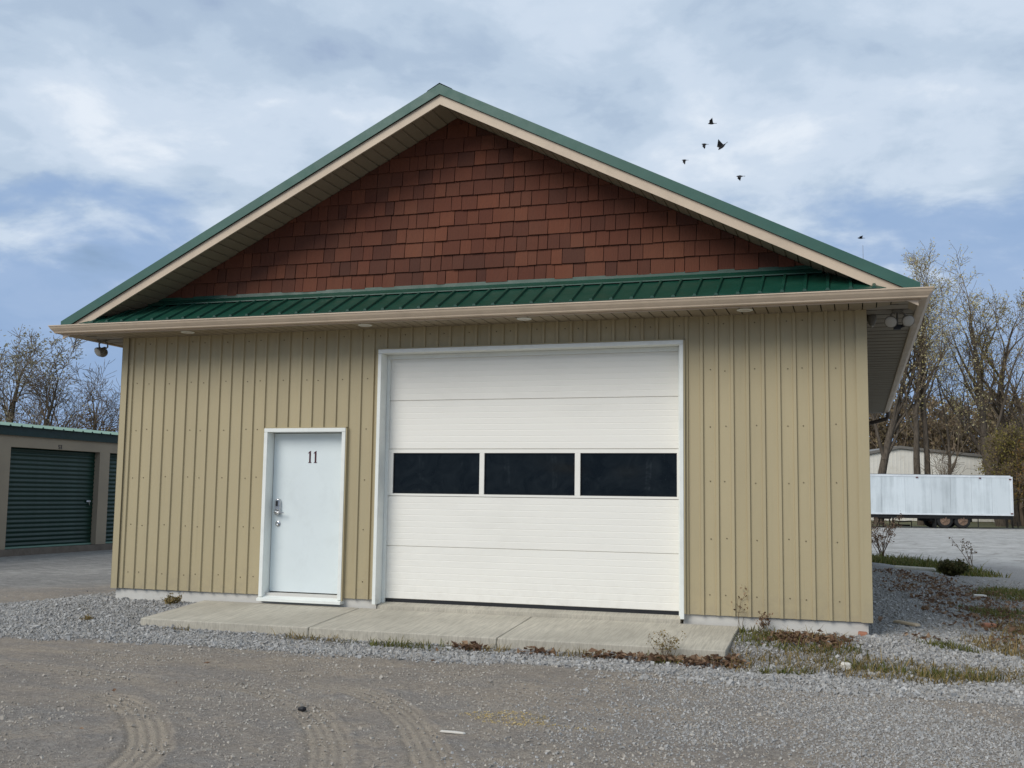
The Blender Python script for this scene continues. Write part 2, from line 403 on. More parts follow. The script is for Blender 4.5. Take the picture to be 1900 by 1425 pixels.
for pts, wd, amt in TRACKS:
    P = smooth_poly(pts, 14); T = np.gradient(P, axis=0); T /= np.linalg.norm(T, axis=1)[:, None]
    S = np.concatenate([[0], np.cumsum(np.linalg.norm(np.diff(P, axis=0), axis=1))])
    best = np.full(len(xs_), 9.0); lat = np.zeros(len(xs_)); arc = np.zeros(len(xs_))
    for i in range(len(P)):
        dx = xs_-P[i, 0]; dy = ys_-P[i, 1]; d2 = dx*dx+dy*dy
        h = d2 < best
        best[h] = d2[h]; lat[h] = (dx*-T[i, 1]+dy*T[i, 0])[h]; arc[h] = (S[i]+dx*T[i, 0]+dy*T[i, 1])[h]
    ed = lat+(fbm(xs_*5, ys_*5, 31, 3)-0.5)*0.06
    inside = sstep(wd/2+0.03, wd/2-0.03, np.abs(ed))
    fade = np.clip(sstep(0.0, 0.9, arc)*sstep(S[-1], S[-1]-0.4, arc), 0, 1)
    brk = 0.35+0.65*sstep(0.22, 0.48, fbm(xs_*1.7, ys_*1.7, 55, 3))
    g = inside*fade*amt*brk
    grooves = 0.5+0.5*np.cos(lat/wd*2*np.pi*4.5)
    lugs = 0.5+0.5*np.cos(arc/0.055*2*np.pi+np.abs(lat)*40)
    hgt = (grooves**2)*0.8+0.35*lugs*(1-grooves)
    berm = np.exp(-((np.abs(ed)-wd/2-0.02)/0.025)**2)*fade*amt*brk
    Z1[sel] += -g*0.009*hgt-g*0.004+berm*0.009
    dust[sel] = np.maximum(dust[sel], g*(1-0.8*grooves**3)); tread[sel] = np.maximum(tread[sel], g*hgt)
grav = gravel_mask(X1, Y1)
grassm = np.maximum.reduce([
    sstep(1.0, 0.35, np.hypot((X1-10.6)/1.9, (Y1-17.2-(10.6-X1)*1.4)/1.7)+(fbm(X1, Y1, 5, 3)-0.5)*0.6),
    sstep(60.5, 62.0, Y1-(X1-12)*0.3+(fbm(X1*0.6, Y1*0.6, 6, 3)-0.5)*2.0)*sstep(5, 8, X1)*sstep(200, 120, Y1),
    sstep(-16, -18.5, X1)])
lot = sstep(16.5, 19, Y1+(fbm(X1*0.5, Y1*0.5, 8, 3)-0.5)*3)*sstep(6, 8.5, X1)
asph = sstep(-0.4, -2.2, X1+(fbm(X1*0.7, Y1*0.7, 12, 3)-0.5)*1.5)*sstep(1.6, 3.2, Y1+(X1+3.4)*-0.75+(fbm(X1*0.9, Y1*0.9, 14, 3)-0.5)*0.9)
def ground_mat():
    a = NT('compacted_dirt_and_gravel')
    g, d, tr, gr, lo, as_ = (a.attr(q) for q in ('gravel', 'dust', 'tread', 'grass', 'lot', 'asphalt'))
    n1_ = a.noise(0.55, 7, 0.62, (1, 1.5, 1), dist=0.6); n2_ = a.noise(2.6, 6, 0.65, dist=0.3); n3_ = a.noise(45, 5, 0.75); n4_ = a.noise(140, 3, 0.7)
    n5_ = a.noise(0.8, 6, 0.6, (0.5, 2.4, 1), dist=0.8)
    dirt = a.mix(a.ramp(n1_, [(0.36, 0.0), (0.64, 1.0)]), s2l(152, 144, 135), s2l(176, 163, 147))
    dirt = a.mix(a.ramp(n5_, [(0.46, 0.0), (0.66, 0.7)]), dirt, s2l(158, 154, 149))
    dirt = a.mix(a.ramp(n2_, [(0.47, 0.0), (0.68, 0.62)]), dirt, s2l(196, 179, 157))
    vc = a.voronoi(58, 'Color'); vd = a.voronoi(58, 'Distance'); n6_ = a.noise(17, 5, 0.75)
    stone = a.n('ShaderNodeSeparateColor'); a.l(vc, stone.inputs[0])
    speck = a.math('MULTIPLY', a.ramp(stone.outputs[0], [(0.5, 0.0), (0.95, 1.0)]), a.ramp(vd, [(0.25, 1.0), (0.5, 0.0)]))
    col = a.mix(a.math('MULTIPLY', speck, 0.5), dirt, s2l(196, 190, 182))
    dk = a.math('MULTIPLY', a.ramp(stone.outputs[1], [(0.6, 0.0), (1.0, 1.0)]), a.ramp(n3_, [(0.4, 0.0), (0.6, 0.8)]))
    col = a.mix(dk, col, s2l(92, 86, 82))
    col = a.mix(a.ramp(n6_, [(0.40, 0.45), (0.56, 0.0)]), col, s2l(124, 115, 106))
    col = a.mix(a.ramp(n6_, [(0.54, 0.0), (0.68, 0.45)]), col, s2l(186, 176, 162))
    col = a.mix(a.ramp(n3_, [(0.42, 0.35), (0.62, 0.0)]), col, s2l(108, 99, 92))
    gv = a.mix(a.ramp(stone.outputs[2], [(0.0, 0.0), (1.0, 1.0)]), s2l(124, 123, 121), s2l(164, 162, 159))
    col = a.mix(a.math('MULTIPLY', g, 0.85), col, gv)
    ap = a.mix(a.ramp(a.noise(0.5, 6, 0.6, (1, 0.6, 1)), [(0.4, 0.0), (0.65, 1.0)]), s2l(140, 136, 130), s2l(166, 161, 153))
    ap = a.mix(a.ramp(n6_, [(0.45, 0.0), (0.65, 0.6)]), ap, s2l(182, 177, 170))
    ap = a.mix(a.ramp(a.noise(4.0, 6, 0.75, (0.6, 1.6, 1)), [(0.44, 0.55), (0.56, 0.0)]), ap, s2l(112, 109, 105))
    col = a.mix(as_, col, ap)
    lt = a.mix(a.ramp(a.noise(0.5, 7, 0.7, (0.5, 1.6, 1)), [(0.38, 0.0), (0.62, 1.0)]), s2l(168, 165, 160), s2l(196, 193, 187))
    lt = a.mix(a.ramp(a.noise(2.2, 5, 0.75), [(0.48, 0.0), (0.64, 0.75)]), lt, s2l(126, 121, 112))
    col = a.mix(lo, col, lt)
    col = a.mix(a.math('MULTIPLY', tr, 0.55), col, s2l(104, 95, 86))
    col = a.mix(a.math('MULTIPLY', d, 0.62), col, a.mix(n3_, s2l(172, 156, 136), s2l(202, 187, 165)))
    gs = a.mix(a.noise(3.0, 5), s2l(70, 78, 40), s2l(112, 104, 66))
    col = a.mix(a.math('MULTIPLY', gr, 0.9), col, gs)
    hmix = a.math('ADD', a.math('MULTIPLY', n3_, 0.7), a.math('MULTIPLY', n4_, 0.3))
    hmix = a.math('ADD', hmix, a.math('MULTIPLY', speck, 0.5))
    hmix = a.math('ADD', hmix, a.math('MULTIPLY', n6_, 0.9))
    nb = a.bump(hmix, 0.95, 0.024); nb = a.bump(n2_, 0.35, 0.05, nb)
    return a.fin(col, 0.92, 0, 0.2, nb)
nx_, ny_ = len(gx), len(gy)
ii = np.arange(nx_*ny_).reshape(ny_, nx_)
F = np.stack([ii[:-1, :-1].ravel(), ii[:-1, 1:].ravel(), ii[1:, 1:].ravel(), ii[1:, :-1].ravel()], 1)
gme = npmesh('ground', np.stack([X1, Y1, Z1], 1), F, [ground_mat()], attrs=dict(gravel=grav, dust=dust, tread=tread, grass=np.clip(grassm, 0, 1), lot=lot, asphalt=asph), smooth=True)
tag(link('ground', gme), kind='structure')

# ------------------------------------------------------------------ concrete apron
def apron_z(y): return -0.05+(-0.145+0.05)*(-y/1.3)
ap_me = MB().prism([(1.44, -1.285), (8.16, -1.285), (8.16, -0.02), (1.44, -0.02)], lambda p: (p[0], p[1], -0.32), lambda p: (p[0], p[1], apron_z(p[1])-0.03))
pav = ap_me.build('pavement', m_conc); tag(pav, kind='structure')
for x0, x1 in ((1.42, 3.615), (3.627, 5.815), (5.827, 8.18)):
    s_ = MB().prism([(x0, -1.3), (x1, -1.3), (x1, -0.012), (x0, -0.012)], lambda p: (p[0], p[1], -0.30), lambda p: (p[0], p[1], apron_z(p[1])+random.uniform(-.001, .001)))
    bevel(s_.build('paving_slab', m_conc, pav), 0.012, 3)

# ------------------------------------------------------------------ workshop building
bld = empty('workshop_building', (0, 0, 0), 'tan ribbed metal workshop with cedar shingle gable and green metal roof', 'building')
found = MB().box(0.03, 3.82, 0.03, 0.45, -0.55, 0.075).box(7.565, W-0.03, 0.03, 0.45, -0.55, 0.075).box(3.82, 7.565, 0.03, 0.45, -0.55, -0.06).box(0.03, W-0.03, 0.451, L-0.03, -0.55, 0.075).build('foundation', m_found, bld)
wallb = MB()
OD = (3.80, 7.585, 3.12)      # overhead door opening: x0, x1, top
PD = (2.225, 3.375, 2.15)     # entrance door opening
yb0, yb1 = 0.012, 0.42
wallb.box(0.012, PD[0], yb0, yb1, 0.076, 3.8); wallb.box(PD[1], OD[0], yb0, yb1, 0.076, 3.8); wallb.box(OD[1], W-0.012, yb0, yb1, 0.076, 3.8)
wallb.box(PD[0], PD[1], yb0, yb1, PD[2], 3.8); wallb.box(OD[0], OD[1], yb0, yb1, OD[2], 3.8)
fwall = wallb.build('front_wall', m_dark, bld)
RIB0, RP = 0.171, 0.1697
def prof_y(x, xb):
    t = x-(xb-0.046)
    pts = [(-9, 0), (0, 0), (0.008, -0.021), (0.038, -0.021), (0.046, 0), (9, 0)]
    for (a_, ya), (b_, yb_) in zip(pts, pts[1:]):
        if a_ <= t <= b_: return ya+(yb_-ya)*(t-a_)/(b_-a_)
    return 0
def siding_strip(xa, xb, z0, z1, xrib, name='siding_panel', parent=None):
    bp = [xa]+[q for q in (xrib-0.046, xrib-0.038, xrib-0.008, xrib) if xa < q < xb]+[xb]
    bp = sorted(set(round(q, 5) for q in bp))
    mb = MB(); pts = [(q, prof_y(q, xrib)) for q in bp]; n = len(pts)
    vs_ = [(x, y, z) for z in (z0, z1) for x, y in pts]+[(x, y+0.006, z) for z in (z0, z1) for x, y in pts]
    fs = []
    for i in range(n-1):
        fs += [(i, i+1, n+i+1, n+i), (2*n+i+1, 2*n+i, 3*n+i, 3*n+i+1), (i+1, i, 2*n+i, 2*n+i+1), (n+i, n+i+1, 3*n+i+1, 3*n+i)]
    fs += [(0, n, 3*n, 2*n), (n-1, 2*n-1+0, 4*n-1, 3*n-1)[::-1]]
    mb.add(vs_, fs); return mb
nrib = 56
Z_TOP = 3.43
for kx in range(nrib+1):
    xa = max(0.0, RIB0+RP*(kx-1)); xb = min(W, RIB0+RP*kx); xr = RIB0+RP*kx
    if xb-xa < 0.01: continue
    cuts = sorted({xa, xb, *[q for q in (PD[0], PD[1], OD[0], OD[1]) if xa < q < xb]})
    for ca, cb in zip(cuts, cuts[1:]):
        mid = (ca+cb)/2; z0 = Z_SID
        if PD[0] < mid < PD[1]: z0 = PD[2]
        if OD[0] < mid < OD[1]: z0 = OD[2]
        if cb-ca < 0.004: continue
        siding_strip(ca+0.0004, cb-0.0004, z0, Z_TOP, xr).build('siding_panel', m_siding, fwall)
# screws
sc = MB()
pat = [1, 1, 0, 1, 0]
def screw(x, z, y=-0.001, r_=0.0062):
    sc.lathe((x, y, z), (0, -1, 0), [(0, r_*1.25), (0.002, r_*1.25), (0.0022, r_*0.75), (0.007, r_*0.6)], 7)
for kx in range(1, 56):
    if not pat[(kx-1) % 5]: continue
    xm = RIB0+RP*kx-0.106
    for z in (0.267, 0.892, 1.517, 2.143, 2.768, 3.30):
        z += random.uniform(-.012, .012); x_ = xm+random.uniform(-.012, .012)
        if PD[0]-.03 < x_ < PD[1]+.03 and z < PD[2]+.05: continue
        if OD[0]-.03 < x_ < OD[1]+.03 and z < OD[2]+.05: continue
        screw(x_, z)
m_screw = paint('tan_screw_heads', s2l(104, 92, 66), 0.5, 0.1)
tag(sc.build('screws', m_screw, fwall), kind='stuff')
# corner trims
MB().box(-0.012, 0.082, -0.027, -0.0235, Z_SID-0.004, Z_SOF).box(-0.014, -0.010, -0.027, 0.09, Z_SID-0.004, Z_SOF).build('corner_trim', m_siding, bld)
MB().box(W-0.10, W+0.012, -0.027, -0.0235, Z_SID-0.004, Z_SOF).box(W+0.012, W+0.016, -0.027, 0.09, Z_SID-0.004, Z_SOF).build('corner_trim', m_siding, bld)
# side and rear walls in broad ribbed sheets
def side_wall(name, fn, length, nrm):
    b = MB()
    q = [fn(0, 0.02), fn(length, 0.02), fn(length, 0.10), fn(0, 0.10)]
    b.add([(p[0], p[1], z) for z in (0.076, 3.6) for p in q], [(0,1,2,3),(4,5,6,7),(0,1,5,4),(1,2,6,5),(2,3,7,6),(3,0,4,7)])
    ob = b.build(name, m_dark, bld)
    s_ = 0.0; step = RP*5
    while s_ < length-0.05:
        e_ = min(s_+step, length); mb = MB(); pts = []
        for r_ in range(6):
            c = s_+r_*RP
            for dx, dy in ((0, 0), (RP-0.046, 0), (RP-0.038, -0.021), (RP-0.008, -0.021)):
                if c+dx < e_: pts.append((c+dx, dy))
        pts.append((e_-0.0004, 0)); n = len(pts)
        vs_ = [(*fn(p[0], p[1]), z) for z in (Z_SID, Z_TOP) for p in pts]
        mb.add(vs_, [(i, i+1, n+i+1, n+i) for i in range(n-1)])
        mb.build('siding_panel', m_siding, ob); s_ = e_
side_wall('side_wall', lambda s_, d: (W+0.0-d, s_+0.09), L-0.09, 1)
side_wall('side_wall', lambda s_, d: (0.0+d, s_+0.09), L-0.09, -1)
side_wall('rear_wall', lambda s_, d: (s_+0.1, L-d), W-0.2, 1)

# gable wall with cedar shingles
Z_APEX = 6.012
def sof_z(x): return Z_APEX-SL*abs(x-XC)
gp = [(0.2, 3.75), (W-0.2, 3.75), (W-0.2, sof_z(W-.2)-0.02), (XC, Z_APEX-0.004), (0.2, sof_z(.2)-0.02)]
gable = MB().prism(gp, lambda p: (p[0], 0.0, p[1]), lambda p: (p[0], 0.011, p[1])).build('gable_wall', m_dark, bld)
rows = []
z = 3.905
expo = 0.1845
ri = 0
while z < Z_APEX-0.02:
    half = (Z_APEX-z)/SL+0.1; x = XC-half-random.uniform(0, 0.1)
    while x < XC+half:
        w_ = random.choice([0.10, 0.12, 0.13, 0.14, 0.155, 0.17, 0.19, 0.21, 0.25])*1.12+random.uniform(-.01, .01)
        jag = random.uniform(-0.004, 0.004)
        g1_, g2_ = random.uniform(.0025, .005), random.uniform(.0025, .005); poly = [(x+g1_, z+jag), (x+w_-g2_, z+jag+random.uniform(-.003, .003)), (x+w_-g2_, z+expo+0.05), (x+g1_, z+expo+0.05)]
        poly = clip(poly, -SL, 1, Z_APEX-0.006-SL*XC); poly = clip(poly, SL, 1, Z_APEX-0.006+SL*XC)
        if area(poly) > 0.0006: rows.append((area(poly), z, poly, random.uniform(0.019, 0.032)))
        x += w_
    z += expo; ri += 1
rows.sort(key=lambda q: -q[0])
def shingle_geo(mb, z0, poly, th):
    def front(p): return (p[0], -(0.006+th*(1-(p[1]-z0)/(expo+0.05))), p[1])
    mb.prism(poly, front, lambda p: (p[0], -0.0005, p[1]))
for a_, z0, poly, th in rows[:300]:
    mb = MB(); shingle_geo(mb, z0, poly, th); mb.build('shingle', m_shingle, gable)
rest = MB()
for a_, z0, poly, th in rows[300:]: shingle_geo(rest, z0, poly, th)
if rows[300:]: tag(rest.build('shingle_cuts', m_shingle2, gable), kind='stuff')

# pent roof above the door wall
PZ0, PY0, PSL = 3.50, -0.685, 0.50
def pent(x, y, h=0.0): return (x, y, PZ0+(y-PY0)*PSL+h)
pent_base = MB().prism([(-0.15, -0.64), (W+0.15, -0.64), (W-0.6, -0.012), (0.6, -0.012)], lambda p: pent(p[0], p[1], -0.03), lambda p: pent(p[0], p[1], -0.012)).build('pent_roof', m_dark, bld)
PP = 0.2295; xk = XC-PP*24+0.07
def pent_clip(poly):   # keep below the rake soffit
    # sof: z_apex - SL*|x-xc| >= PZ0+(y-PY0)*PSL + .03
    c0 = Z_APEX-PZ0+PY0*PSL-0.006
    poly = clip(poly, -SL, PSL, c0-SL*XC); return clip(poly, SL, PSL, c0+SL*XC)
while xk < W+0.6:
    po = pent_clip([(xk+0.0004, PY0), (xk+PP-0.0004, PY0), (xk+PP-0.0004, -0.03), (xk+0.0004, -0.03)])
    if area(po) > 0.003:
        mb = MB().prism(po, lambda p: pent(p[0], p[1], -0.006), lambda p: pent(p[0], p[1], 0.0))
        rw = 0.024
        rb = pent_clip([(xk+PP-2*rw, PY0-0.003), (xk+PP-0.001, PY0-0.003), (xk+PP-0.001, -0.04), (xk+PP-2*rw, -0.04)])
        if area(rb) > 0.004:
            n = len(rb); cx_ = xk+PP-rw
            mb.prism(rb, lambda p: pent(p[0], p[1], 0.0005), lambda p: pent(cx_+(p[0]-cx_)*0.55, p[1], 0.026))
        mb.build('roof_panel', m_green, pent_base)
    xk += PP
fl = MB()
hw = lambda z: (Z_APEX-z)/SL
zf0, zf1 = PZ0+(-0.10-PY0)*PSL+0.03, 3.915
fl.add([(XC-hw(zf0)+.01, -0.12, zf0-0.008), (XC+hw(zf0)-.01, -0.12, zf0-0.008), (XC+hw(zf0)-.03, -0.034, zf0+0.05), (XC-hw(zf0)+.03, -0.034, zf0+0.05),
        (XC+hw(zf1)-.01, -0.030, zf1), (XC-hw(zf1)+.01, -0.030, zf1), (XC+hw(zf1), -0.012, zf1), (XC-hw(zf1), -0.012, zf1),
        (XC-hw(zf0)+.01, -0.121, zf0-0.022), (XC+hw(zf0)-.01, -0.121, zf0-0.022)],
       [(0, 1, 2, 3), (3, 2, 4, 5), (5, 4, 6, 7), (8, 9, 1, 0)])
fl.build('wall_flashing', m_green, bld)

# rake: soffit strips, fascia, green trim, roof
ang = math.atan(SL); run = hw(3.40)/math.cos(ang); XE = OHS
strip = MB()
sw = 0.148
strip.add([(0.004, 0, 0), (sw-0.018, 0, 0), (sw-0.016, 0, 0.011), (sw, 0, 0.011), (0.002, 0, 0.006),
           (0.004, OH-0.035, 0), (sw-0.018, OH-0.035, 0), (sw-0.016, OH-0.035, 0.011), (sw, OH-0.035, 0.011), (0.002, OH-0.035, 0.006)],
          [(4, 0, 5, 9), (0, 1, 6, 5), (1, 2, 7, 6), (2, 3, 8, 7)])
strip_me = strip.mesh('soffit_strip', m_soffit)
for side in (-1, 1):
    sb = MB()
    lowx = hw(3.47)
    q = [(0, Z_APEX+0.012), (side*lowx, Z_APEX+0.012-SL*lowx), (side*lowx, Z_APEX+0.05-SL*lowx), (0, Z_APEX+0.05)]
    sb.prism(q, lambda p: (XC+p[0], -OH+0.02, p[1]), lambda p: (XC+p[0], 0.35, p[1]))
    so = sb.build('rake_soffit', m_soffit, bld)
    s_ = 0.0
    while s_ < run+0.02:
        o = link('soffit_panel', strip_me, so)
        o.location = (XC+side*s_*math.cos(ang), -OH+0.022, Z_APEX-s_*math.sin(ang))
        o.rotation_euler = (0, ang if side > 0 else math.pi-ang, 0)
        if side < 0: o.scale = (1, 1, -1)
        s_ += sw
    # fascia board
    def rail(za, zb, y0, y1, x_end, lip=None):
        mb = MB()
        q = [(0, za), (side*x_end, za-SL*x_end), (side*x_end, zb-SL*x_end), (0, zb)]
        mb.prism(q, lambda p: (XC+p[0], y0, p[1]), lambda p: (XC+p[0], y1, p[1])); return mb
    xe = XC+XE-0.005
    rail(5.977, 6.092, -OH-0.002, -OH+0.02, xe-0.02).build('rake_fascia', m_trim, bld)
    rail(5.975, 5.994, -OH-0.006, -OH-0.002, xe-0.02).build('fascia_hem', m_trim, bld)
    t_ = rail(6.094, 6.218, -OH-0.032, -OH-0.026, xe); t_.build('rake_trim', m_rake, bld)
    rail(6.206, 6.216, -OH-0.026, -OH+0.12, xe).build('rake_trim_cap', m_rake, bld)
    rail(6.092, 6.200, -OH-0.02, -OH-0.003, xe-0.03).build('rake_backing', m_dark, bld)
    # roof sheets
    rb = rail(6.10, 6.16, -OH+0.02, L+0.3, xe-0.03).build('roof', m_dark, bld)
    y_ = -OH+0.02
    while y_ < L+0.28:
        ye = min(y_+0.915, L+0.3); mb = MB(); pts = []
        for r_ in range(4):
            c = y_+r_*0.229
            for dx, h in ((0, 0), (0.18, 0), (0.19, 0.022), (0.215, 0.022)):
                if c+dx < ye: pts.append((c+dx, h))
        pts.append((ye-0.001, 0)); n = len(pts)
        vs_ = [(XC, p[0], 6.175+p[1]) for p in pts]+[(XC+side*xe, p[0], 6.175-SL*xe+p[1]) for p in pts]
        mb.add(vs_, [(i, i+1, n+i+1, n+i) for i in range(n-1)]); mb.build('roof_panel', m_green, rb); y_ = ye
MB().add([(XC-0.16, -OH-0.034, 6.225-0.16*SL), (XC, -OH-0.034, 6.232), (XC+0.16, -OH-0.034, 6.225-0.16*SL), (XC-0.16, L+.3, 6.225-0.16*SL), (XC, L+.3, 6.232), (XC+0.16, L+.3, 6.225-0.16*SL)],
         [(0, 1, 4, 3), (1, 2, 5, 4)]).build('ridge_cap', m_rake, bld)
MB().prism([(XC-4.9, 3.5), (XC+4.9, 3.5), (XC, 5.95)], lambda p: (p[0], L-0.02, p[1]), lambda p: (p[0], L-0.001, p[1])).build('rear_gable', m_siding, bld)

# eave soffits: front and sides, mitred at the corners
sofb = MB().box(-OHS+0.02, 0.25, -OH+0.02, L, Z_SOF+0.045, Z_SOF+0.055).box(W-0.25, W+OHS-0.02, -OH+0.02, L, Z_SOF+0.045, Z_SOF+0.055).box(0.25, W-0.25, -OH+0.02, 0.1, Z_SOF+0.045, Z_SOF+0.055).build('eave_soffit', m_dark, bld)
def strip_poly(poly, alongx):
    mb = MB().prism(poly, lambda p: (p[0], p[1], Z_SOF), lambda p: (p[0], p[1], Z_SOF+0.002)); return mb
kd = OH/OHS
x = -OHS+0.02
while x < W+OHS-0.03:
    po = [(x+0.006, -OH+0.02), (x+0.1355, -OH+0.02), (x+0.1355, 0.0), (x+0.006, 0.0)]
    po = clip(po, -kd, 1, 0); po = clip(po, kd, 1, kd*W)
    if area(po) > 0.001: strip_poly(po, 0).build('soffit_panel', m_soffit, sofb)
    x += 0.1415
for side in (0, 1):
    y = -OH+0.02
    while y < L-0.05:
        w_ = 0.305
        xa, xb = (-OHS+0.02, -0.004) if side == 0 else (W+0.004, W+OHS-0.02)
        po = [(xa, y+0.020), (xb, y+0.020), (xb, y+w_-0.020), (xa, y+w_-0.020)]
        po = clip(po, kd, -1, -0.004) if side == 0 else clip(po, -kd, -1, -kd*W-0.004)
        if area(po) > 0.001: strip_poly(po, 1).build('soffit_panel', m_vent, sofb)
        y += w_
# fascia below the gutter and the gutter itself, swept round three sides
def sweep(prof, name, mat, ends=True):
    mb = MB(); n = len(prof); vs_ = []
    for cx_, cy_, sx, sy in ((-OHS, L+0.05, -1, 0), (-OHS, -OH, -1, -1), (W+OHS, -OH, 1, -1), (W+OHS, L+0.05, 1, 0)):
        for o_, z_ in prof: vs_.append((cx_+sx*o_, cy_+sy*o_, z_))
    fs = []
    for s_ in range(3):
        for i in range(n):
            j = (i+1) % n; fs.append((s_*n+i, s_*n+j, (s_+1)*n+j, (s_+1)*n+i))
    fs += [tuple(range(n-1, -1, -1)), tuple(range(3*n, 4*n))]
    mb.add(vs_, fs); return mb.build(name, mat, bld)
sweep([(-0.022, 3.372), (0.0, 3.366), (0.0, 3.475), (-0.022, 3.475)], 'eave_fascia', m_trim)
sweep([(0.003, 3.384), (0.058, 3.384), (0.066, 3.392), (0.068, 3.402), (0.084, 3.420), (0.103, 3.444), (0.112, 3.464), (0.114, 3.470), (0.121, 3.472), (0.121, 3.484), (0.108, 3.484), (0.104, 3.465), (0.060, 3.402), (0.010, 3.392), (0.010, 3.478), (0.003, 3.478)], 'gutter', m_trim)
# downspout at the rear right corner
MB().tube([(W+OHS+0.06, L-0.25, 3.40), (W+OHS+0.06, L-0.25, 3.31), (W+OHS+0.02, L-0.22, 3.24), (W+0.10, L-0.2, 3.12), (W+0.06, L-0.2, 3.05), (W+0.06, L-0.2, -0.05)], 0.045, 10).build('downspout', paint('brown_downspout', s2l(66, 56, 48), 0.5), bld)
# recessed soffit lights
m_lens = paint('frosted_lens', s2l(214, 208, 196), 0.35)
for x in (1.2, 3.73, 5.77, 8.30):
    o = MB().lathe((x, -0.31, Z_SOF+0.004), (0, 0, -1), [(0, 0.088), (0.008, 0.088), (0.012, 0.078), (0.010, 0.062), (0.004, 0.058)], 28).build('soffit_light', m_white, bld)
    MB().lathe((x, -0.31, Z_SOF-0.002), (0, 0, -1), [(0, 0.057), (0.005, 0.055), (0.008, 0.03)], 24).build('lens', m_lens, o)

# ------------------------------------------------------------------ overhead door
od = MB()
x0, x1, zt = OD; YF = -0.062; YD = 0.15
fr = MB().box(x0-0.0, x0+0.045, YF, YD+0.02, 0.0, zt-0.05).build('door_frame', m_white, bld); bevel(fr, 0.004)
bevel(MB().box(x1-0.045, x1, YF, YD+0.02, 0.0, zt-0.05).build('door_jamb', m_white, fr), 0.004)
bevel(MB().box(x0-0.0, x1, YF, YD+0.02, zt-0.048, zt).build('door_header', m_white, fr), 0.004)
MB().box(x0-0.014, x0-0.002, YF+0.006, -0.001, 0.06, zt+0.012).box(x1+0.002, x1+0.016, YF+0.006, -0.001, 0.06, zt+0.012).box(x0-0.014, x1+0.016, YF+0.006, -0.001, zt+0.002, zt+0.013).build('frame_flashing', m_siding, fr)
MB().box(x0+0.047, x0+0.085, YD-0.03, YD-0.004, 0.0, zt-0.05).box(x1-0.085, x1-0.047, YD-0.03, YD-0.004, 0.0, zt-0.05).box(x0+0.086, x1-0.086, YD-0.03, YD-0.004, zt-0.10, zt-0.05).build('weather_strip', m_white, fr)
ovd = MB().box(x0+0.05, x1-0.05, YD+0.07, YD+0.10, 0.02, zt-0.052).build('overhead_door', m_over, bld)
secs = [0.062, 0.702, 1.315, 1.894, 2.497, 3.065]
def section(za, zb):
    """steel section with shallow horizontal grooves and a stepped joint"""
    pts = [(YD+0.055, za+0.0005), (YD+0.007, za+0.001), (YD, za+0.006)]
    n = 8; h = (zb-za-0.022)/n
    for i in range(n):
        b = za+0.011+h*i
        pts += [(YD, b+0.006), (YD, b+h-0.006)]
        if i < n-1: pts += [(YD+0.0013, b+h-0.002), (YD+0.0013, b+h+0.002)]
    pts += [(YD, zb-0.006), (YD+0.007, zb-0.002), (YD+0.055, zb-0.0015)]
    xa, xb = x0+0.06, x1-0.06; k_ = len(pts); mb = MB()
    mb.add([(xa, y, z) for y, z in pts]+[(xb, y, z) for y, z in pts], [(i+1, i, k_+i, k_+i+1) for i in range(k_-1)]+[tuple(range(k_)), tuple(range(2*k_-1, k_-1, -1))]); return mb
for i in (0, 1, 3, 4): section(secs[i], secs[i+1]).build('door_panel', m_over, ovd)
# glazed section
wx = [(3.945, 5.085), (5.145, 6.275), (6.34, 7.478)]
gl = MB(); xa, xb = x0+0.06, x1-0.06; za, zb = secs[2]+0.003, secs[3]-0.003
gl.box(xa, xb, YD-0.004, YD+0.05, za, 1.345).box(xa, xb, YD-0.004, YD+0.05, 1.845, zb)
ed = [xa]+[q for p in wx for q in p]+[xb]
for i in range(0, len(ed), 2): gl.box(ed[i], ed[i+1], YD-0.004, YD+0.05, 1.3455, 1.8445)
gsec = gl.build('glazed_door_panel', m_over, ovd)
for a_, b_ in wx:
    MB().box(a_+0.001, b_-0.001, YD+0.022, YD+0.03, 1.346, 1.844).build('pane', m_glass, gsec)
    t_ = MB()
    for (p, q, r_, s_) in ((a_, b_, 1.3455, 1.354), (a_, b_, 1.836, 1.8445), (a_, a_+0.009, 1.354, 1.836), (b_-0.009, b_, 1.354, 1.836)):
        t_.box(p+.0003, q-.0003, YD+0.010, YD+0.0215, r_+.0003, s_-.0003)
    t_.build('glazing_bead', m_seal, gsec)
MB().box(xa, xb, YD+0.005, YD+0.045, 0.006, 0.060).build('bottom_seal', m_seal, ovd)
MB().add([(x0+0.05, -0.01, -0.3), (x1-0.05, -0.01, -0.3), (x1-0.05, 0.44, -0.3), (x0+0.05, 0.44, -0.3), (x0+0.05, -0.01, -0.012), (x1-0.05, -0.01, -0.012), (x1-0.05, 0.44, 0.076), (x0+0.05, 0.44, 0.076)],
         [(3,2,1,0),(4,5,6,7),(0,1,5,4),(1,2,6,5),(2,3,7,6),(3,0,4,7)]).build('door_sill', m_conc, bld)

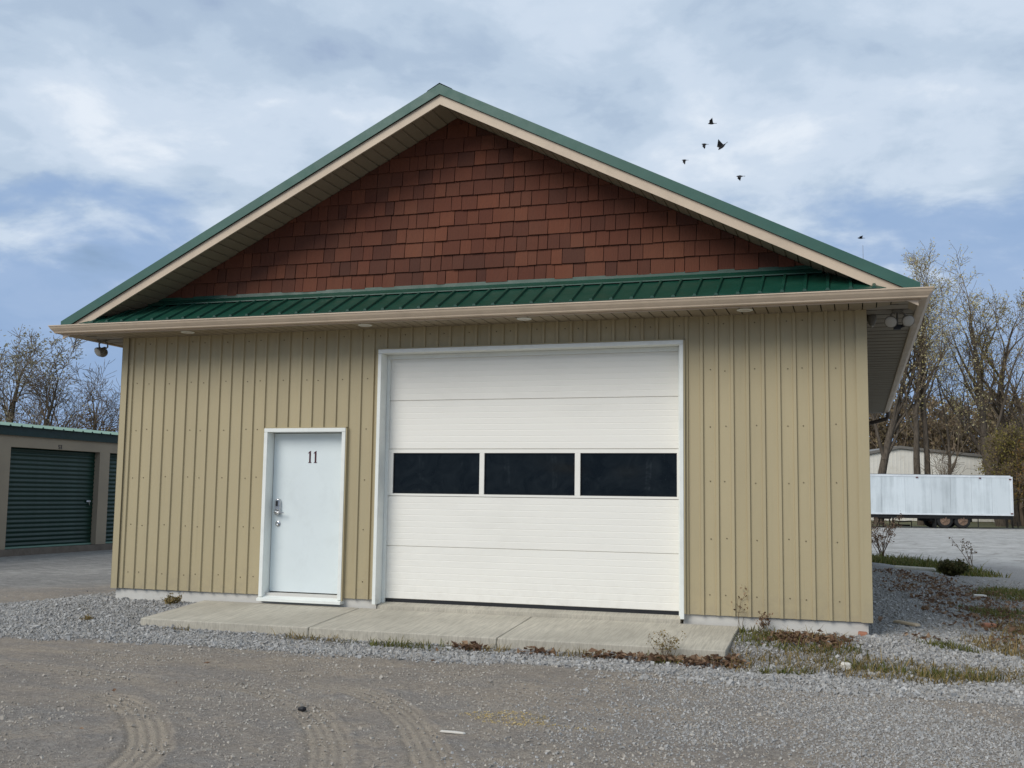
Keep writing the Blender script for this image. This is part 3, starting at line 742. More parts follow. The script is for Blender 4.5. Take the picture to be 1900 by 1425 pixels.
# ------------------------------------------------------------------ entrance door
x0, x1, zt = PD; YF = -0.05; YD = 0.12
ed_ = bevel(MB().box(x0, x0+0.05, YF, YD+0.05, 0.03, zt-0.05).build('entrance_frame', m_white, bld), 0.004)
bevel(MB().box(x1-0.05, x1, YF, YD+0.05, 0.03, zt-0.05).build('entrance_jamb', m_white, ed_), 0.004)
bevel(MB().box(x0, x1, YF, YD+0.05, zt-0.048, zt).build('entrance_header', m_white, ed_), 0.004)
MB().box(x0-0.013, x0-0.002, YF+0.006, -0.001, 0.06, zt+0.011).box(x1+0.002, x1+0.015, YF+0.006, -0.001, 0.02, zt+0.011).box(x0-0.013, x1+0.015, YF+0.006, -0.001, zt+0.002, zt+0.012).build('entrance_flashing', m_siding, ed_)
thr = MB().add([(x0-0.01, YF-0.025, -0.02), (x1+0.005, YF-0.025, -0.02), (x1+0.005, YF-0.025, 0.012), (x0-0.01, YF-0.025, 0.012), (x0-0.01, 0.14, 0.075), (x1+0.005, 0.14, 0.075), (x0-0.01, 0.14, -0.02), (x1+0.005, 0.14, -0.02)],
    [(0,1,2,3),(3,2,5,4),(6,4,5,7),(0,3,4,6),(1,7,5,2),(0,6,7,1)]).build('threshold', m_white, ed_)
leaf = bevel(MB().box(x0+0.056, x1-0.056, YD, YD+0.045, 0.088, zt-0.056).build('entrance_door', m_doorw, bld), 0.004)
MB().box(x0+0.051, x1-0.051, YD+0.046, YD+0.30, 0.07, zt-0.05).build('door_void', m_dark, leaf)
kp = MB()   # keypad lock with a lever
def rounded(cx_, cz_, hw_, hh, n=10):
    return [(cx_+hw_*math.cos(t), cz_+(hh-hw_)+hw_*math.sin(t)) for t in np.linspace(0, math.pi, n)]+[(cx_+hw_*math.cos(t), cz_-(hh-hw_)+hw_*math.sin(t)) for t in np.linspace(math.pi, 2*math.pi, n)]
kx, kz = 2.372, 1.155
kp.prism(rounded(kx, kz, 0.043, 0.108), lambda p: (kx+(p[0]-kx)*0.86, YD-0.038, kz+(p[1]-kz)*0.93), lambda p: (p[0], YD-0.001, p[1]))
kpo = bevel(kp.build('keypad_lock', m_steel, leaf), 0.006)
MB().box(kx-0.018, kx+0.010, YD-0.0415, YD-0.0385, kz+0.008, kz+0.075).build('keypad', m_black, kpo)
lv = MB().lathe((kx, YD-0.03, kz-0.068), (0, -1, 0), [(0, 0.04), (0.012, 0.038), (0.02, 0.028), (0.05, 0.018)], 18)
lv.tube([(kx, YD-0.075, kz-0.068), (kx+0.03, YD-0.08, kz-0.070), (kx+0.12, YD-0.075, kz-0.074)], [0.012, 0.0105, 0.008], 10)
lv.build('lever_handle', m_steel, kpo, True)
MB().lathe((2.376, YD-0.001, 0.942), (0, -1, 0), [(0, 0.036), (0.012, 0.034), (0.018, 0.022), (0.019, 0.016), (0.016, 0.004)], 20).build('deadbolt', m_steel, leaf)
def one(x):  # serif figure 1
    y0_, y1_ = YD-0.003, YD-0.0006
    mb = MB(); w_ = 0.052; h = 0.155; zb_ = 1.716
    for poly in ([(x+0.016, zb_+0.008), (x+0.039, zb_+0.008), (x+0.039, zb_+h-0.0), (x+0.016, zb_+h-0.012)], [(x+0.004, zb_), (x+w_-0.001, zb_), (x+w_-0.002, zb_+0.0078), (x+0.006, zb_+0.0078)],
                 [(x-0.002, zb_+h-0.036), (x+0.0157, zb_+h-0.030), (x+0.0157, zb_+h-0.010)]):
        mb.prism(poly, lambda p: (p[0], y0_, p[1]), lambda p: (p[0], y1_, p[1]))
    return mb
one(2.774).build('house_number', m_num, leaf); one(2.853).build('house_number', m_num, leaf)

# ------------------------------------------------------------------ floodlights under the eaves
def par_head(parent, c, axis):
    h = MB().lathe(c, axis, [(-0.10, 0.020), (-0.085, 0.026), (-0.05, 0.030), (-0.02, 0.050), (0.02, 0.066), (0.035, 0.068), (0.040, 0.064)], 22).build('lamp_head', m_fl, parent, True)
    MB().lathe(Vector(c)+Vector(axis).normalized()*0.0385, axis, [(0, 0.062), (0.006, 0.055), (0.012, 0.03), (0.014, 0.01)], 22).build('lens', m_fll, h, True)
m_fl = paint('grey_lamp_housing', s2l(112, 108, 100), 0.5); m_fll = paint('lamp_glass', s2l(176, 171, 160), 0.2)
f1 = empty('floodlight', (-0.40, 0.05, Z_SOF), 'round grey floodlight hanging under the far left eave', 'floodlight', 'floodlights under the eaves')
MB().lathe((0, 0, 0.0), (0, 0, -1), [(0, 0.055), (0.014, 0.055), (0.024, 0.03)], 18).build('mount', m_fl, f1)
MB().tube([(-0.02, 0, -0.02), (-0.065, 0, -0.05), (-0.06, 0.0, -0.09), (-0.04, -0.0, -0.115)], 0.011, 8).tube([(0.02, 0, -0.02), (0.06, 0.02, -0.05), (0.055, 0.03, -0.095), (0.02, 0.03, -0.12)], 0.011, 8).build('bracket', m_fl, f1)
par_head(f1, (-0.03, -0.02, -0.155), (-0.25, -0.78, -0.5)); par_head(f1, (-0.10, 0.12, -0.145), (-0.5, 0.85, -0.15))
f2 = empty('floodlight', (9.885, 0.08, Z_SOF), 'twin round floodlights with black motion sensor under the right eave', 'floodlight', 'floodlights under the eaves')
MB().lathe((0, 0, 0.0), (0, 0, -1), [(0, 0.06), (0.016, 0.06), (0.026, 0.035)], 18).build('mount', m_fl, f2)
MB().tube([(-0.02, 0, -0.02), (-0.06, 0, -0.04), (-0.075, 0.02, -0.075)], 0.012, 8).tube([(0.02, 0, -0.02), (0.07, 0, -0.045), (0.09, 0.02, -0.075)], 0.012, 8).tube([(0, 0.03, -0.02), (0.0, 0.07, -0.09), (0.0, 0.08, -0.15)], 0.010, 8).build('bracket', m_fl, f2)
par_head(f2, (-0.065, 0.02, -0.115), (-0.12, -0.9, -0.42)); par_head(f2, (0.10, 0.02, -0.11), (0.25, -0.9, -0.42))
MB().box(-0.04, 0.035, 0.05, 0.11, -0.20, -0.15).tube([(-0.10, 0.08, -0.15), (-0.02, 0.08, -0.16)], 0.010, 6).tube([(0.03, 0.08, -0.17), (0.085, 0.05, -0.155)], 0.018, 8).build('motion_sensor', m_black, f2)
c_ = empty('wall_lamp', (9.625, 0.35, Z_SOF), 'small dim grey cone lamp tucked beside the right wall corner', 'lamp')
MB().lathe((0, 0, 0), (0, 0, -1), [(0, 0.05), (0.02, 0.052), (0.06, 0.05), (0.10, 0.035), (0.12, 0.02)], 18).build('lamp_shade', m_fl, c_, True)
MB().lathe((0, 0, -0.12), (0, 0, -1), [(0, 0.019), (0.012, 0.015), (0.018, 0.006)], 12).build('lens', m_fll, c_, True)

# ------------------------------------------------------------------ storage building on the left
SX = -10.2
m_stucco = (lambda a: a.fin(a.mix(a.ramp(a.noise(1.0, 5), [(0.35, 0), (0.7, 1)]), s2l(158, 145, 126), s2l(148, 136, 119)), 0.85, 0, 0.2, a.bump(a.noise(60, 4), 0.12, 0.004)))(NT('tan_stucco'))
m_roll = paint('green_roller_door', s2l(12, 46, 36), 0.35, 0.12, 2, (1, 1, 1))
m_pale = paint('sky_paled_green_roof', s2l(112, 142, 128), 0.4, 0.08, 2)  # green lightened in the base colour to stand for sky reflected off the roof
m_curb = paint('stained_curb', s2l(112, 102, 92), 0.9, 0.15, 3, dirt=s2l(74, 68, 60), dirtamt=0.6)
st = empty('storage_building', (SX, 10.0, -0.29), 'low tan storage building with green roller doors and green roof', 'building')
def S(mb, name, mat, parent=st, smooth=False):   # geometry given in world space, moved under the building
    mb.v = [(x-SX, y-10.0, z+0.29) for x, y, z in mb.v] if parent is st or parent in st.children_recursive else mb.v
    return mb.build(name, mat, parent, smooth)
BAY = 3.65; doors = [9.03+BAY*i for i in range(-3, 5)]; DW = 3.245; ZB, ZD = -0.11, 2.365
wall = MB(); ys = doors[0]-1.2; ye = doors[-1]+DW+1.0
for i, d0 in enumerate(doors):
    prev = ys if i == 0 else doors[i-1]+DW
    wall.box(SX-0.18, SX, prev, d0, -0.12, 2.66); wall.box(SX-0.18, SX, d0, d0+DW, ZD, 2.66)
wall.box(SX-0.18, SX, doors[-1]+DW, ye, -0.12, 2.66)
swall = S(wall, 'front_wall', m_stucco)
S(MB().box(SX-9, SX-0.19, ys, ys+0.2, -0.3, 2.7).box(SX-9, SX-0.19, ye-0.2, ye, -0.3, 2.7).box(SX-9.2, SX-9.0, ys, ye, -0.3, 2.7), 'rear_wall', m_stucco)
S(MB().box(SX-9, SX+0.03, ys, ye, -0.6, -0.125), 'curb', m_curb)
S(MB().box(SX+0.004, SX+0.05, ys-0.1, ye+0.1, 2.645, 2.862), 'fascia', paint('dark_green_fascia', s2l(10, 42, 36), 0.4))
rf = S(MB().prism([(SX+0.09, 2.863), (SX-4.6, 3.30), (SX-9.3, 2.863)], lambda p: (p[0], ys-0.1, p[1]), lambda p: (p[0], ye+0.1, p[1])), 'roof', m_pale)
y = ys-0.1
while y < ye+0.05:
    mb = MB(); yw = 0.366
    pr_ = [(0, 0.004), (yw-0.075, 0.004), (yw-0.055, 0.034), (yw-0.020, 0.034), (yw-0.001, 0.004)]
    n = len(pr_)
    vs_ = [(SX+0.14, y+a_, 2.865+b_) for a_, b_ in pr_]+[(SX-4.6, y+a_, 3.30+b_) for a_, b_ in pr_]+[(SX+0.14, y+a_, 2.857+b_) for a_, b_ in pr_]
    mb.add(vs_, [(i, i+1, n+i+1, n+i) for i in range(n-1)]+[(2*n+i, 2*n+i+1, i+1, i) for i in range(n-1)])
    S(mb, 'roof_panel', m_pale, st); y += yw
S(MB().box(SX+0.055, SX+0.145, ys-0.1, ye+0.1, 2.863, 2.8665), 'drip_edge', m_pale)
def slat_me():
    h = 0.112; mb = MB(); n = 7
    pts = [(0.0+0.022*0.5*(1-math.cos(2*math.pi*i/n)), h*i/n) for i in range(n+1)]
    vs_ = [(x, 0, z) for x, z in pts]+[(x, DW-0.03, z) for x, z in pts]; k_ = len(pts)
    mb.add(vs_, [(i, k_+i, k_+i+1, i+1) for i in range(k_-1)]); return mb.mesh('slat', m_roll, True)
sm = slat_me()
for i, d0 in enumerate(doors):
    dr = S(MB().box(SX-0.178, SX-0.17, d0, d0+DW, ZB-0.01, ZD), 'roller_door', m_roll)
    nsl = 22
    for s_ in range(nsl):
        o = link('slat', sm, dr); o.location = (SX-0.165-SX, d0+0.015-10.0, ZB+0.02+s_*0.112+0.29)
    S(MB().box(SX-0.168, SX-0.13, d0+0.01, d0+DW-0.01, ZB-0.006, ZB+0.035), 'bottom_bar', m_pale, dr)
    S(MB().box(SX-0.14, SX-0.115, d0+DW-0.30, d0+DW-0.14, 1.02, 1.06).tube([(SX-0.125, d0+DW-0.2, 1.06), (SX-0.11, d0+DW-0.2, 0.96), (SX-0.12, d0+DW-0.16, 0.93)], 0.014, 6), 'latch', m_steel, dr)
def seg_digit(segs, y, z, h, w_):
    """block figure from strokes, on the plane x = SX"""
    t = h*0.16; mb = MB()
    R_ = {'a': (0, w_, h-t, h), 'g': (0, w_, (h-t)/2, (h+t)/2), 'd': (0, w_, 0, t), 'f': (0, t, (h+t)/2, h-t), 'b': (w_-t, w_, (h+t)/2, h-t), 'e': (0, t, t, (h-t)/2), 'c': (w_-t, w_, t, (h-t)/2)}
    for q in segs:
        a_, b_, c, d = R_[q]; mb.box(SX+0.001, SX+0.005, y+a_, y+b_, z+c, z+d)
    return mb
S(seg_digit('afgcd', 10.655, 2.385, 0.105, 0.058), 'door_number', m_black, swall); S(seg_digit('abgcd', 10.727, 2.385, 0.105, 0.058), 'door_number', m_black, swall)

# ------------------------------------------------------------------ white trailer behind
TU = Vector((0.952, 0.307, 0)); TV = Vector((-0.307, 0.952, 0)); T0 = Vector((10.24, 57.99, 0)); tg = float(ground_z(14, 59.5))
tr = empty('box_trailer', (T0.x, T0.y, tg), 'long white box trailer parked in front of the trees', 'trailer')
tr.rotation_euler = (0, 0, math.atan2(TU.y, TU.x))
def trailer_mat():
    a = NT('streaked_white_trailer')
    s1 = a.noise(1.6, 6, 0.7, (1.6, 1, 0.12)); s2 = a.noise(0.7, 4, 0.6)
    col = a.mix(a.ramp(a.math('MULTIPLY', s1, a.math('ADD', s2, 0.5)), [(0.42, 0.0), (0.75, 0.6)]), s2l(224, 231, 233), s2l(164, 172, 174))
    return a.fin(a.hsv(col, 0.5, 1.0, a.ramp(a.n('ShaderNodeObjectInfo').outputs['Random'], [(0, 0.90), (1, 1.03)])), 0.45, 0, 0.4, a.bump(a.noise(2, 2), 0.05, 0.02))
m_tr = trailer_mat(); m_rail = paint('white_rail', s2l(226, 230, 232), 0.4); m_und = paint('black_underframe', (0.012, 0.012, 0.012), 0.8, 0.2)
zb_ = 0.50-tg; zt_ = 2.96-tg; LX0, LX1 = -1.0, 8.75
MB().box(LX0+0.05, LX1-0.05, 0.03, 2.5, zb_+0.06, zt_-0.05).build('body', m_tr, tr)
u = LX0+0.05; pw = [1.6, 1.45, 1.62, 1.2, 1.3, 1.25, 1.2]
for w_ in pw:
    e_ = min(u+w_, LX1-0.05)
    if e_-u < 0.05: break
    MB().box(u+0.006, e_-0.006, 0.0, 0.028, zb_+0.10, zt_-0.12).build('side_panel', m_tr, tr); u = e_
MB().box(LX0, LX1, -0.02, 0.029, zb_, zb_+0.10).box(LX0, LX1-0.1, -0.02, 0.029, zt_-0.12, zt_).box(LX1-0.1, LX1+0.02, -0.03, 0.03, zb_+0.001, zt_-0.06).box(LX0-.01, LX0+.09, -0.03, 0.03, zb_+.001, zt_-.001).build('rail', m_rail, tr)
MB().box(LX0, LX1-0.1, 0.0, 2.5, zt_+0.001, zt_+0.03).build('roof', paint('grey_trailer_roof', s2l(120, 122, 124), 0.6), tr)
MB().box(LX0, LX1, 0.05, 2.45, zb_-0.22, zb_-0.002).box(3.7, 6.3, 0.25, 2.25, 0.42, zb_-0.221).build('underframe', m_und, tr)
m_mark = paint('red_marker_lens', s2l(90, 26, 24), 0.3)
for uu, zz in ((2.85, zt_-0.16), (6.75, zt_-0.16), (8.62, zt_-0.22), (8.66, zb_+0.13)):
    MB().box(uu-0.07, uu+0.07, -0.05, -0.031, zz-0.035, zz+0.035).build('marker_light', m_mark, tr)
m_tyre = paint('tyre_rubber', (0.018, 0.018, 0.018), 0.85, 0.2, 6); m_rim = paint('rusty_wheel_rim', s2l(132, 108, 90), 0.6, 0.35, 12, dirt=s2l(50, 36, 28), dirtamt=0.8)
for uu in (4.57, 5.67):
    for vv in (0.10, 2.15):
        w0 = MB().lathe((uu, vv, 0.5), (0, 1, 0), [(0.0, 0.30), (0.0, 0.44), (0.03, 0.49), (0.06, 0.5), (0.22, 0.5), (0.25, 0.49), (0.28, 0.44), (0.28, 0.30)], 28).build('wheel', m_tyre, tr, False)
        rm = MB().lathe((uu, vv-0.012, 0.5), (0, 1, 0), [(0.0, 0.28), (0.0, 0.31), (0.04, 0.30), (0.05, 0.24), (0.03, 0.20)], 24)
        for q in range(5):
            t = 2*math.pi*q/5; rm.tube([(uu+0.09*math.cos(t), vv+0.0, 0.5+0.09*math.sin(t)), (uu+0.27*math.cos(t), vv+0.005, 0.5+0.27*math.sin(t))], [0.07, 0.05], 6)
        rm.lathe((uu, vv-0.05, 0.5), (0, 1, 0), [(0, 0.06), (0.01, 0.08), (0.05, 0.11)], 14); rm.build('rim', m_rim, w0)
for uu in (0.9, 1.5):
    MB().tube([(uu, 0.5, zb_-0.2), (uu, 0.5, 0.03)], 0.06, 6).box(uu-0.15, uu+0.15, 0.38, 0.62, 0.0, 0.04).build('landing_leg', m_und, tr)
MB().tube([(6.62, 0.12, zb_-0.2), (6.62, 0.12, 0.1)], 0.03, 6).build('support_post', m_und, tr)
MB().box(3.95, 4.02, 0.06, 0.6, 0.05, zb_-0.22).build('mud_flap', m_und, tr)
m_rust = paint('rusty_frame', s2l(70, 62, 54), 0.8, 0.3, 5)
for n_, (uu, kx_, lab) in enumerate(((1.1, 0.0, 'dark metal sawhorse under the nose of the white trailer'), (2.3, 0.3, 'low rusty metal frame lying under the white trailer'))):
    p_ = T0+TU*uu+TV*(0.9+kx_); j = empty('sawhorse' if n_ == 0 else 'scrap_frame', (p_.x, p_.y, float(ground_z(p_.x, p_.y))), lab, 'sawhorse' if n_ == 0 else 'scrap')
    j.rotation_euler = tr.rotation_euler
    if n_ == 0:
        for sx in (-1, 1):
            for sy in (-1, 1): MB().tube([(sx*0.3, 0, 0.55), (sx*0.42, sy*0.25, 0.0)], 0.025, 6).build('leg', m_rust, j)
        MB().tube([(-0.42, 0, 0.56), (0.42, 0, 0.56)], 0.035, 6).build('beam', m_rust, j)
    else:
        for (a_, b_) in (((-0.6, 0, 0.02), (-0.55, 0, 0.42)), ((0.6, 0, 0.02), (0.6, 0, 0.40)), ((-0.1, 0.3, 0.02), (-0.1, 0.3, 0.32))): MB().tube([a_, b_], 0.03, 6).build('leg', m_rust, j)
        MB().tube([(-0.62, 0, 0.42), (0.0, 0, 0.36), (0.62, 0, 0.40)], 0.04, 6).tube([(-0.6, 0, 0.15), (0.6, 0.3, 0.12)], 0.05, 6).build('rail', m_rust, j)

# white metal building beyond
wbm = paint('cream_metal_siding', s2l(242, 238, 228), 0.6, 0.05, 1, dirt=s2l(190, 180, 160), dirtamt=0.3)
wb = empty('metal_shed', (12.8, 81.5, -0.28), 'low white ribbed metal shed with grey roof beyond the trailer', 'building')
wb.rotation_euler = (0, 0, math.atan2(0.307, 0.952))
def wz(u): return 5.9-(0.20*(-u) if u < 0 else 0.094*u)
MB().prism([(-7, 0), (16, 0), (16, wz(16)-.02), (0, wz(0)-.02), (-7, wz(-7)-.02)], lambda p: (p[0], 0.04, p[1]), lambda p: (p[0], 30, p[1])).build('wall', wbm, wb)
u = -7.0
while u < 15.9:
    mb = MB()
    for r_ in range(3):
        a_ = u+r_*0.32; b_ = a_+0.32
        mb.prism([(a_+0.002, 0.0), (b_-0.05, 0.0), (b_-0.05, wz(b_-0.05)-0.05), (a_+0.002, wz(a_)-0.05)], lambda p: (p[0], 0.01, p[1]), lambda p: (p[0], 0.035, p[1]))
        mb.prism([(b_-0.05, 0.0), (b_, 0.0), (b_, wz(b_)-0.05), (b_-0.05, wz(b_)-0.05)], lambda p: (p[0], -0.004, p[1]), lambda p: (p[0], 0.035, p[1]))
    mb.build('wall_panel', wbm, wb); u += 0.96
MB().prism([(-7.2, wz(-7.2)), (0, wz(0)), (16.2, wz(16.2)), (16.2, wz(16.2)+0.22), (0, wz(0)+0.22), (-7.2, wz(-7.2)+0.22)], lambda p: (p[0], -0.15, p[1]), lambda p: (p[0], 30.1, p[1])).build('roof', paint('grey_shed_roof', s2l(128, 124, 118), 0.6), wb)

# ------------------------------------------------------------------ trees
def bark(name, c, c2):
    a = NT(name); g = a.noise(4, 5, 0.7, (3, 3, 0.5))
    return a.fin(a.mix(a.ramp(g, [(0.35, 0.0), (0.7, 1.0)]), c, c2), 0.9, 0, 0.15)
m_bark = bark('grey_bark', s2l(74, 66, 58), s2l(112, 102, 90)); m_bark2 = bark('dark_twigs', s2l(100, 88, 74), s2l(134, 119, 102))
def leafmat(name, cols):
    a = NT(name); r_ = a.n('ShaderNodeNewGeometry').outputs['Random Per Island']
    col = a.ramp(r_, [(i/(len(cols)-1), c) for i, c in enumerate(cols)])
    a.fin(col, 0.7, 0, 0.2)
    tl = a.n('ShaderNodeBsdfTranslucent'); a.put(col, tl.inputs[0]); mx = a.n('ShaderNodeMixShader'); mx.inputs[0].default_value = 0.35
    a.l(a.b.outputs[0], mx.inputs[1]); a.l(tl.outputs[0], mx.inputs[2]); a.l(mx.outputs[0], a.out.inputs[0]); return a.m
m_leaf_straw = leafmat('straw_leaves', [s2l(204, 186, 128), s2l(218, 206, 160), s2l(176, 164, 98), s2l(224, 216, 184)])
m_leaf_olive = leafmat('olive_leaves', [s2l(128, 120, 62), s2l(150, 138, 78), s2l(104, 100, 50), s2l(164, 140, 88)])
m_leaf_grey = leafmat('grey_leaves', [s2l(152, 144, 116), s2l(170, 164, 138), s2l(132, 124, 98)])
m_leaf_rust = leafmat('rusty_leaves', [s2l(132, 98, 58), s2l(150, 120, 70), s2l(110, 84, 52), s2l(140, 128, 66)])

def seg_mesh(segs, sides):
    S_ = np.array(segs, float)        # p0(3) p1(3) r0 r1
    p0, p1, ra, rb_ = S_[:, 0:3], S_[:, 3:6], S_[:, 6], S_[:, 7]
    d = p1-p0; d /= np.linalg.norm(d, axis=1)[:, None]+1e-9
    ref = np.where(np.abs(d[:, 2:3]) < 0.9, np.array([[0, 0, 1.0]]), np.array([[1.0, 0, 0]]))
    a_ = np.cross(d, ref); a_ /= np.linalg.norm(a_, axis=1)[:, None]; b_ = np.cross(d, a_)
    t = 2*np.pi*np.arange(sides)/sides
    ring = a_[:, None, :]*np.cos(t)[None, :, None]+b_[:, None, :]*np.sin(t)[None, :, None]
    V = np.concatenate([p0[:, None, :]+ring*ra[:, None, None], p1[:, None, :]+ring*rb_[:, None, None]], 1).reshape(-1, 3)
    base = np.arange(len(S_))[:, None]*(2*sides); j = np.arange(sides); jn = (j+1) % sides
    Fq = np.stack([base+j, base+jn, base+jn+sides, base+j+sides], 2).reshape(-1, 4)
    return V, Fq
def rand_quads(P, size, rs, aspect=0.55, droop=0.3):
    n = len(P); d = rs.normal(size=(n, 3)); d[:, 2] -= droop; d /= np.linalg.norm(d, axis=1)[:, None]
    e = np.cross(d, rs.normal(size=(n, 3))); e /= np.linalg.norm(e, axis=1)[:, None]
    s_ = size*rs.uniform(0.6, 1.4, n)[:, None]
    V = np.stack([P-e*s_*0.1, P+d*s_*0.5-e*s_*aspect*0.5, P+d*s_, P+d*s_*0.5+e*s_*aspect*0.5], 1).reshape(-1, 3)
    return V, np.arange(4*n).reshape(n, 4)
def grow(rs, base, height, lean=(0, 0), r_=0.2, limbs=9, spread=0.55, first=0.35, sub=6, twig=5, forks=1, curve=0.12, updraft=0.25, twig_len=0.8, twr=0.014, fork_spread=0.12):
    thick, thin, tips = [], [], []
    def go(p, d, ln, rad, lvl):
        nseg = (9, 6, 4, 3)[lvl]; st_ = ln/nseg; pts = [p]
        for i in range(nseg):
            j = rs.normal(size=3)*curve*(1.0 if lvl else 0.45); d = d+j; d[2] += (0.04, updraft*0.35, updraft*0.3, updraft*0.15)[lvl]
            d = d/np.linalg.norm(d); q = p+d*st_
            ra = rad*(1-0.85*i/nseg) if lvl else rad*(1-0.8*i/nseg); rb_ = rad*(1-0.85*(i+1)/nseg) if lvl else rad*(1-0.8*(i+1)/nseg)
            ra = max(ra, twr); rb_ = max(rb_, twr*0.7)
            (thick if ra > 0.05 else thin).append((*p, *q, ra, rb_)); p = q; pts.append(p)
            if lvl < 3:
                cnt = (limbs, sub, twig)[lvl]; start = (first, 0.2, 0.12)[lvl]
                t = (i+1)/nseg
                if t >= start:
                    want = cnt/(nseg*(1-start)); kq = int(want)+(rs.random() < want-int(want))
                    for _ in range(kq):
                        az = rs.uniform(0, 2*np.pi); side = np.array([np.cos(az), np.sin(az), 0.0]); side -= d*side.dot(d); side /= np.linalg.norm(side)+1e-9
                        sp = (spread, 0.75, 0.8)[lvl]*rs.uniform(0.7, 1.3)
                        nd = d*np.cos(sp)+side*np.sin(sp)
                        rest_ = (1-t)
                        l2 = (height*(0.22+0.36*rest_), ln*(0.28+0.34*rest_), ln*(0.25+0.25*rest_)+twig_len*0.4)[lvl]*rs.uniform(0.7, 1.25)
                        go(p, nd, l2, max(ra*rs.uniform(0.42, 0.62), twr), lvl+1)
            elif i >= 0: tips.append(p)
        return pts
    for f_ in range(forks):
        d = np.array([lean[0]+rs.normal()*fork_spread*(forks > 1), lean[1]+rs.normal()*0.08*(forks > 1), 1.0])
        go(np.array(base, float)+np.array([0.35*f_, 0.1*f_, -0.15]), d/np.linalg.norm(d), height*rs.uniform(0.9, 1.0), r_*(1-0.12*f_), 0)
    return thick, thin, np.array(tips)
def make_tree(name, label, group, seed, base, leaves=None, leaf_n=2.0, leaf_size=0.13, zleaf=None, twig_mat=None, cat='tree', **kw):
    rs = np.random.default_rng(seed); bx = (base[0], base[1], float(ground_z(base[0], base[1])))
    t = empty(name, bx, label, cat, group)
    th, tn, tips = grow(rs, (0, 0, 0), **kw)
    if th:
        V, Fq = seg_mesh(th, 7); link('trunk', npmesh('trunk', V, Fq, [m_bark], smooth=True), t)
    V, Fq = seg_mesh(tn, 3); V2 = np.zeros((0, 3)); F2 = np.zeros((0, 4), int); mats = [twig_mat or m_bark2]; mi = np.zeros(len(Fq), int)
    if leaves is not None:
        n = int(len(tips)*leaf_n); pk = tips[rs.integers(0, len(tips), n)]+rs.normal(size=(n, 3))*0.16
        V2, F2 = rand_quads(pk, leaf_size, rs); F2 = F2+len(V); mats.append(leaves); mi = np.concatenate([mi, np.ones(len(F2), int)])
    link('crown', npmesh('crown', np.vstack([V, V2]), np.vstack([Fq, F2]), mats, mi), t)
    return t
GT = 'tall trees behind the trailer'
def at74(x, y): return (x, y)
make_tree('poplar_tree', 'leaning bare trunk tree rising behind left half of the trailer', GT, 3, (10.75, 66.3), m_leaf_straw, 2.0, height=14.2, lean=(0.16, 0.0), r_=0.36, limbs=11, spread=0.42, first=0.32, sub=7, twig=5)
make_tree('poplar_tree', 'twin trunked tree right of the leaning trunk behind the trailer', GT, 8, (13.62, 67.3), m_leaf_straw, 1.7, height=15.4, lean=(0.015, 0.0), r_=0.30, limbs=11, spread=0.40, first=0.40, sub=7, twig=5, forks=2, fork_spread=0.03)
make_tree('poplar_tree', 'thin dark trunk tree behind the middle of the trailer', GT, 15, (15.95, 68.0), m_leaf_straw, 1.2, height=11.5, lean=(-0.07, 0.0), r_=0.16, limbs=8, spread=0.5, first=0.3, sub=6, twig=4)
make_tree('poplar_tree', 'stout trunk tree with pale crown above right end of the trailer', GT, 23, (18.9, 68.8), m_leaf_straw, 2.0, height=15.8, lean=(-0.09, 0.0), r_=0.42, limbs=12, spread=0.44, first=0.26, sub=7, twig=5)
make_tree('poplar_tree', 'tree close right of the stout trunk with olive tinged crown', GT, 31, (20.0, 70.6), m_leaf_olive, 1.6, height=14.0, lean=(-0.05, 0.0), r_=0.34, limbs=11, spread=0.5, first=0.25, sub=7, twig=5)
make_tree('poplar_tree', 'dark trunk tree at the right edge of the picture', GT, 37, (21.0, 69.4), m_leaf_straw, 1.9, height=15.4, lean=(0.01, 0.0), r_=0.42, limbs=11, spread=0.45, first=0.3, sub=7, twig=5)
make_tree('poplar_tree', 'dark trunk half hidden behind the right wall corner of the workshop', GT, 43, (9.9, 66.0), m_leaf_straw, 1.7, height=13.2, lean=(0.01, 0.0), r_=0.26, limbs=10, spread=0.45, first=0.5, sub=6, twig=4)
GL = 'bare trees behind the storage building'
make_tree('willow_tree', 'large leafy grey tree at the left edge behind storage building', GL, 51, (-33.6, 33.2), m_leaf_grey, 0.8, leaf_size=0.14, height=8.6, lean=(0.03, -0.02), r_=0.26, limbs=11, spread=0.5, first=0.12, sub=6, twig=5, forks=3, fork_spread=0.25)
make_tree('bare_tree', 'bare rounded tree with fanned branches behind green storage roof', GL, 58, (-29.2, 34.2), None, height=6.9, lean=(0.0, 0.0), r_=0.17, limbs=12, spread=0.6, first=0.10, sub=6, twig=5, forks=4, twr=0.011, fork_spread=0.35)
make_tree('bare_tree', 'small bare tree just left of the workshop corner', GL, 63, (-27.0, 34.9), None, height=4.8, lean=(0.05, 0.0), r_=0.11, limbs=11, spread=0.6, first=0.15, sub=7, twig=5, forks=2)
make_tree('sapling', 'thin straight sapling between the two larger trees on the left', GL, 66, (-31.3, 33.7), None, height=5.8, r_=0.07, limbs=7, spread=0.7, first=0.35, sub=4, twig=3)
make_tree('shrub', 'rusty brown shrub showing over green storage roof', GL, 69, (-28.2, 34.4), m_leaf_rust, 3.0, cat='shrub', leaf_size=0.14, height=4.2, r_=0.05, limbs=8, spread=0.4, first=0.3, sub=5, twig=4, forks=2)
GS = 'shrubs behind the trailer'
make_tree('shrub', 'olive yellow shrub behind right end of the trailer', GS, 71, (18.6, 64.0), m_leaf_olive, 0.9, cat='shrub', leaf_size=0.14, height=5.2, r_=0.07, limbs=10, spread=0.6, first=0.12, sub=7, twig=6, forks=3)
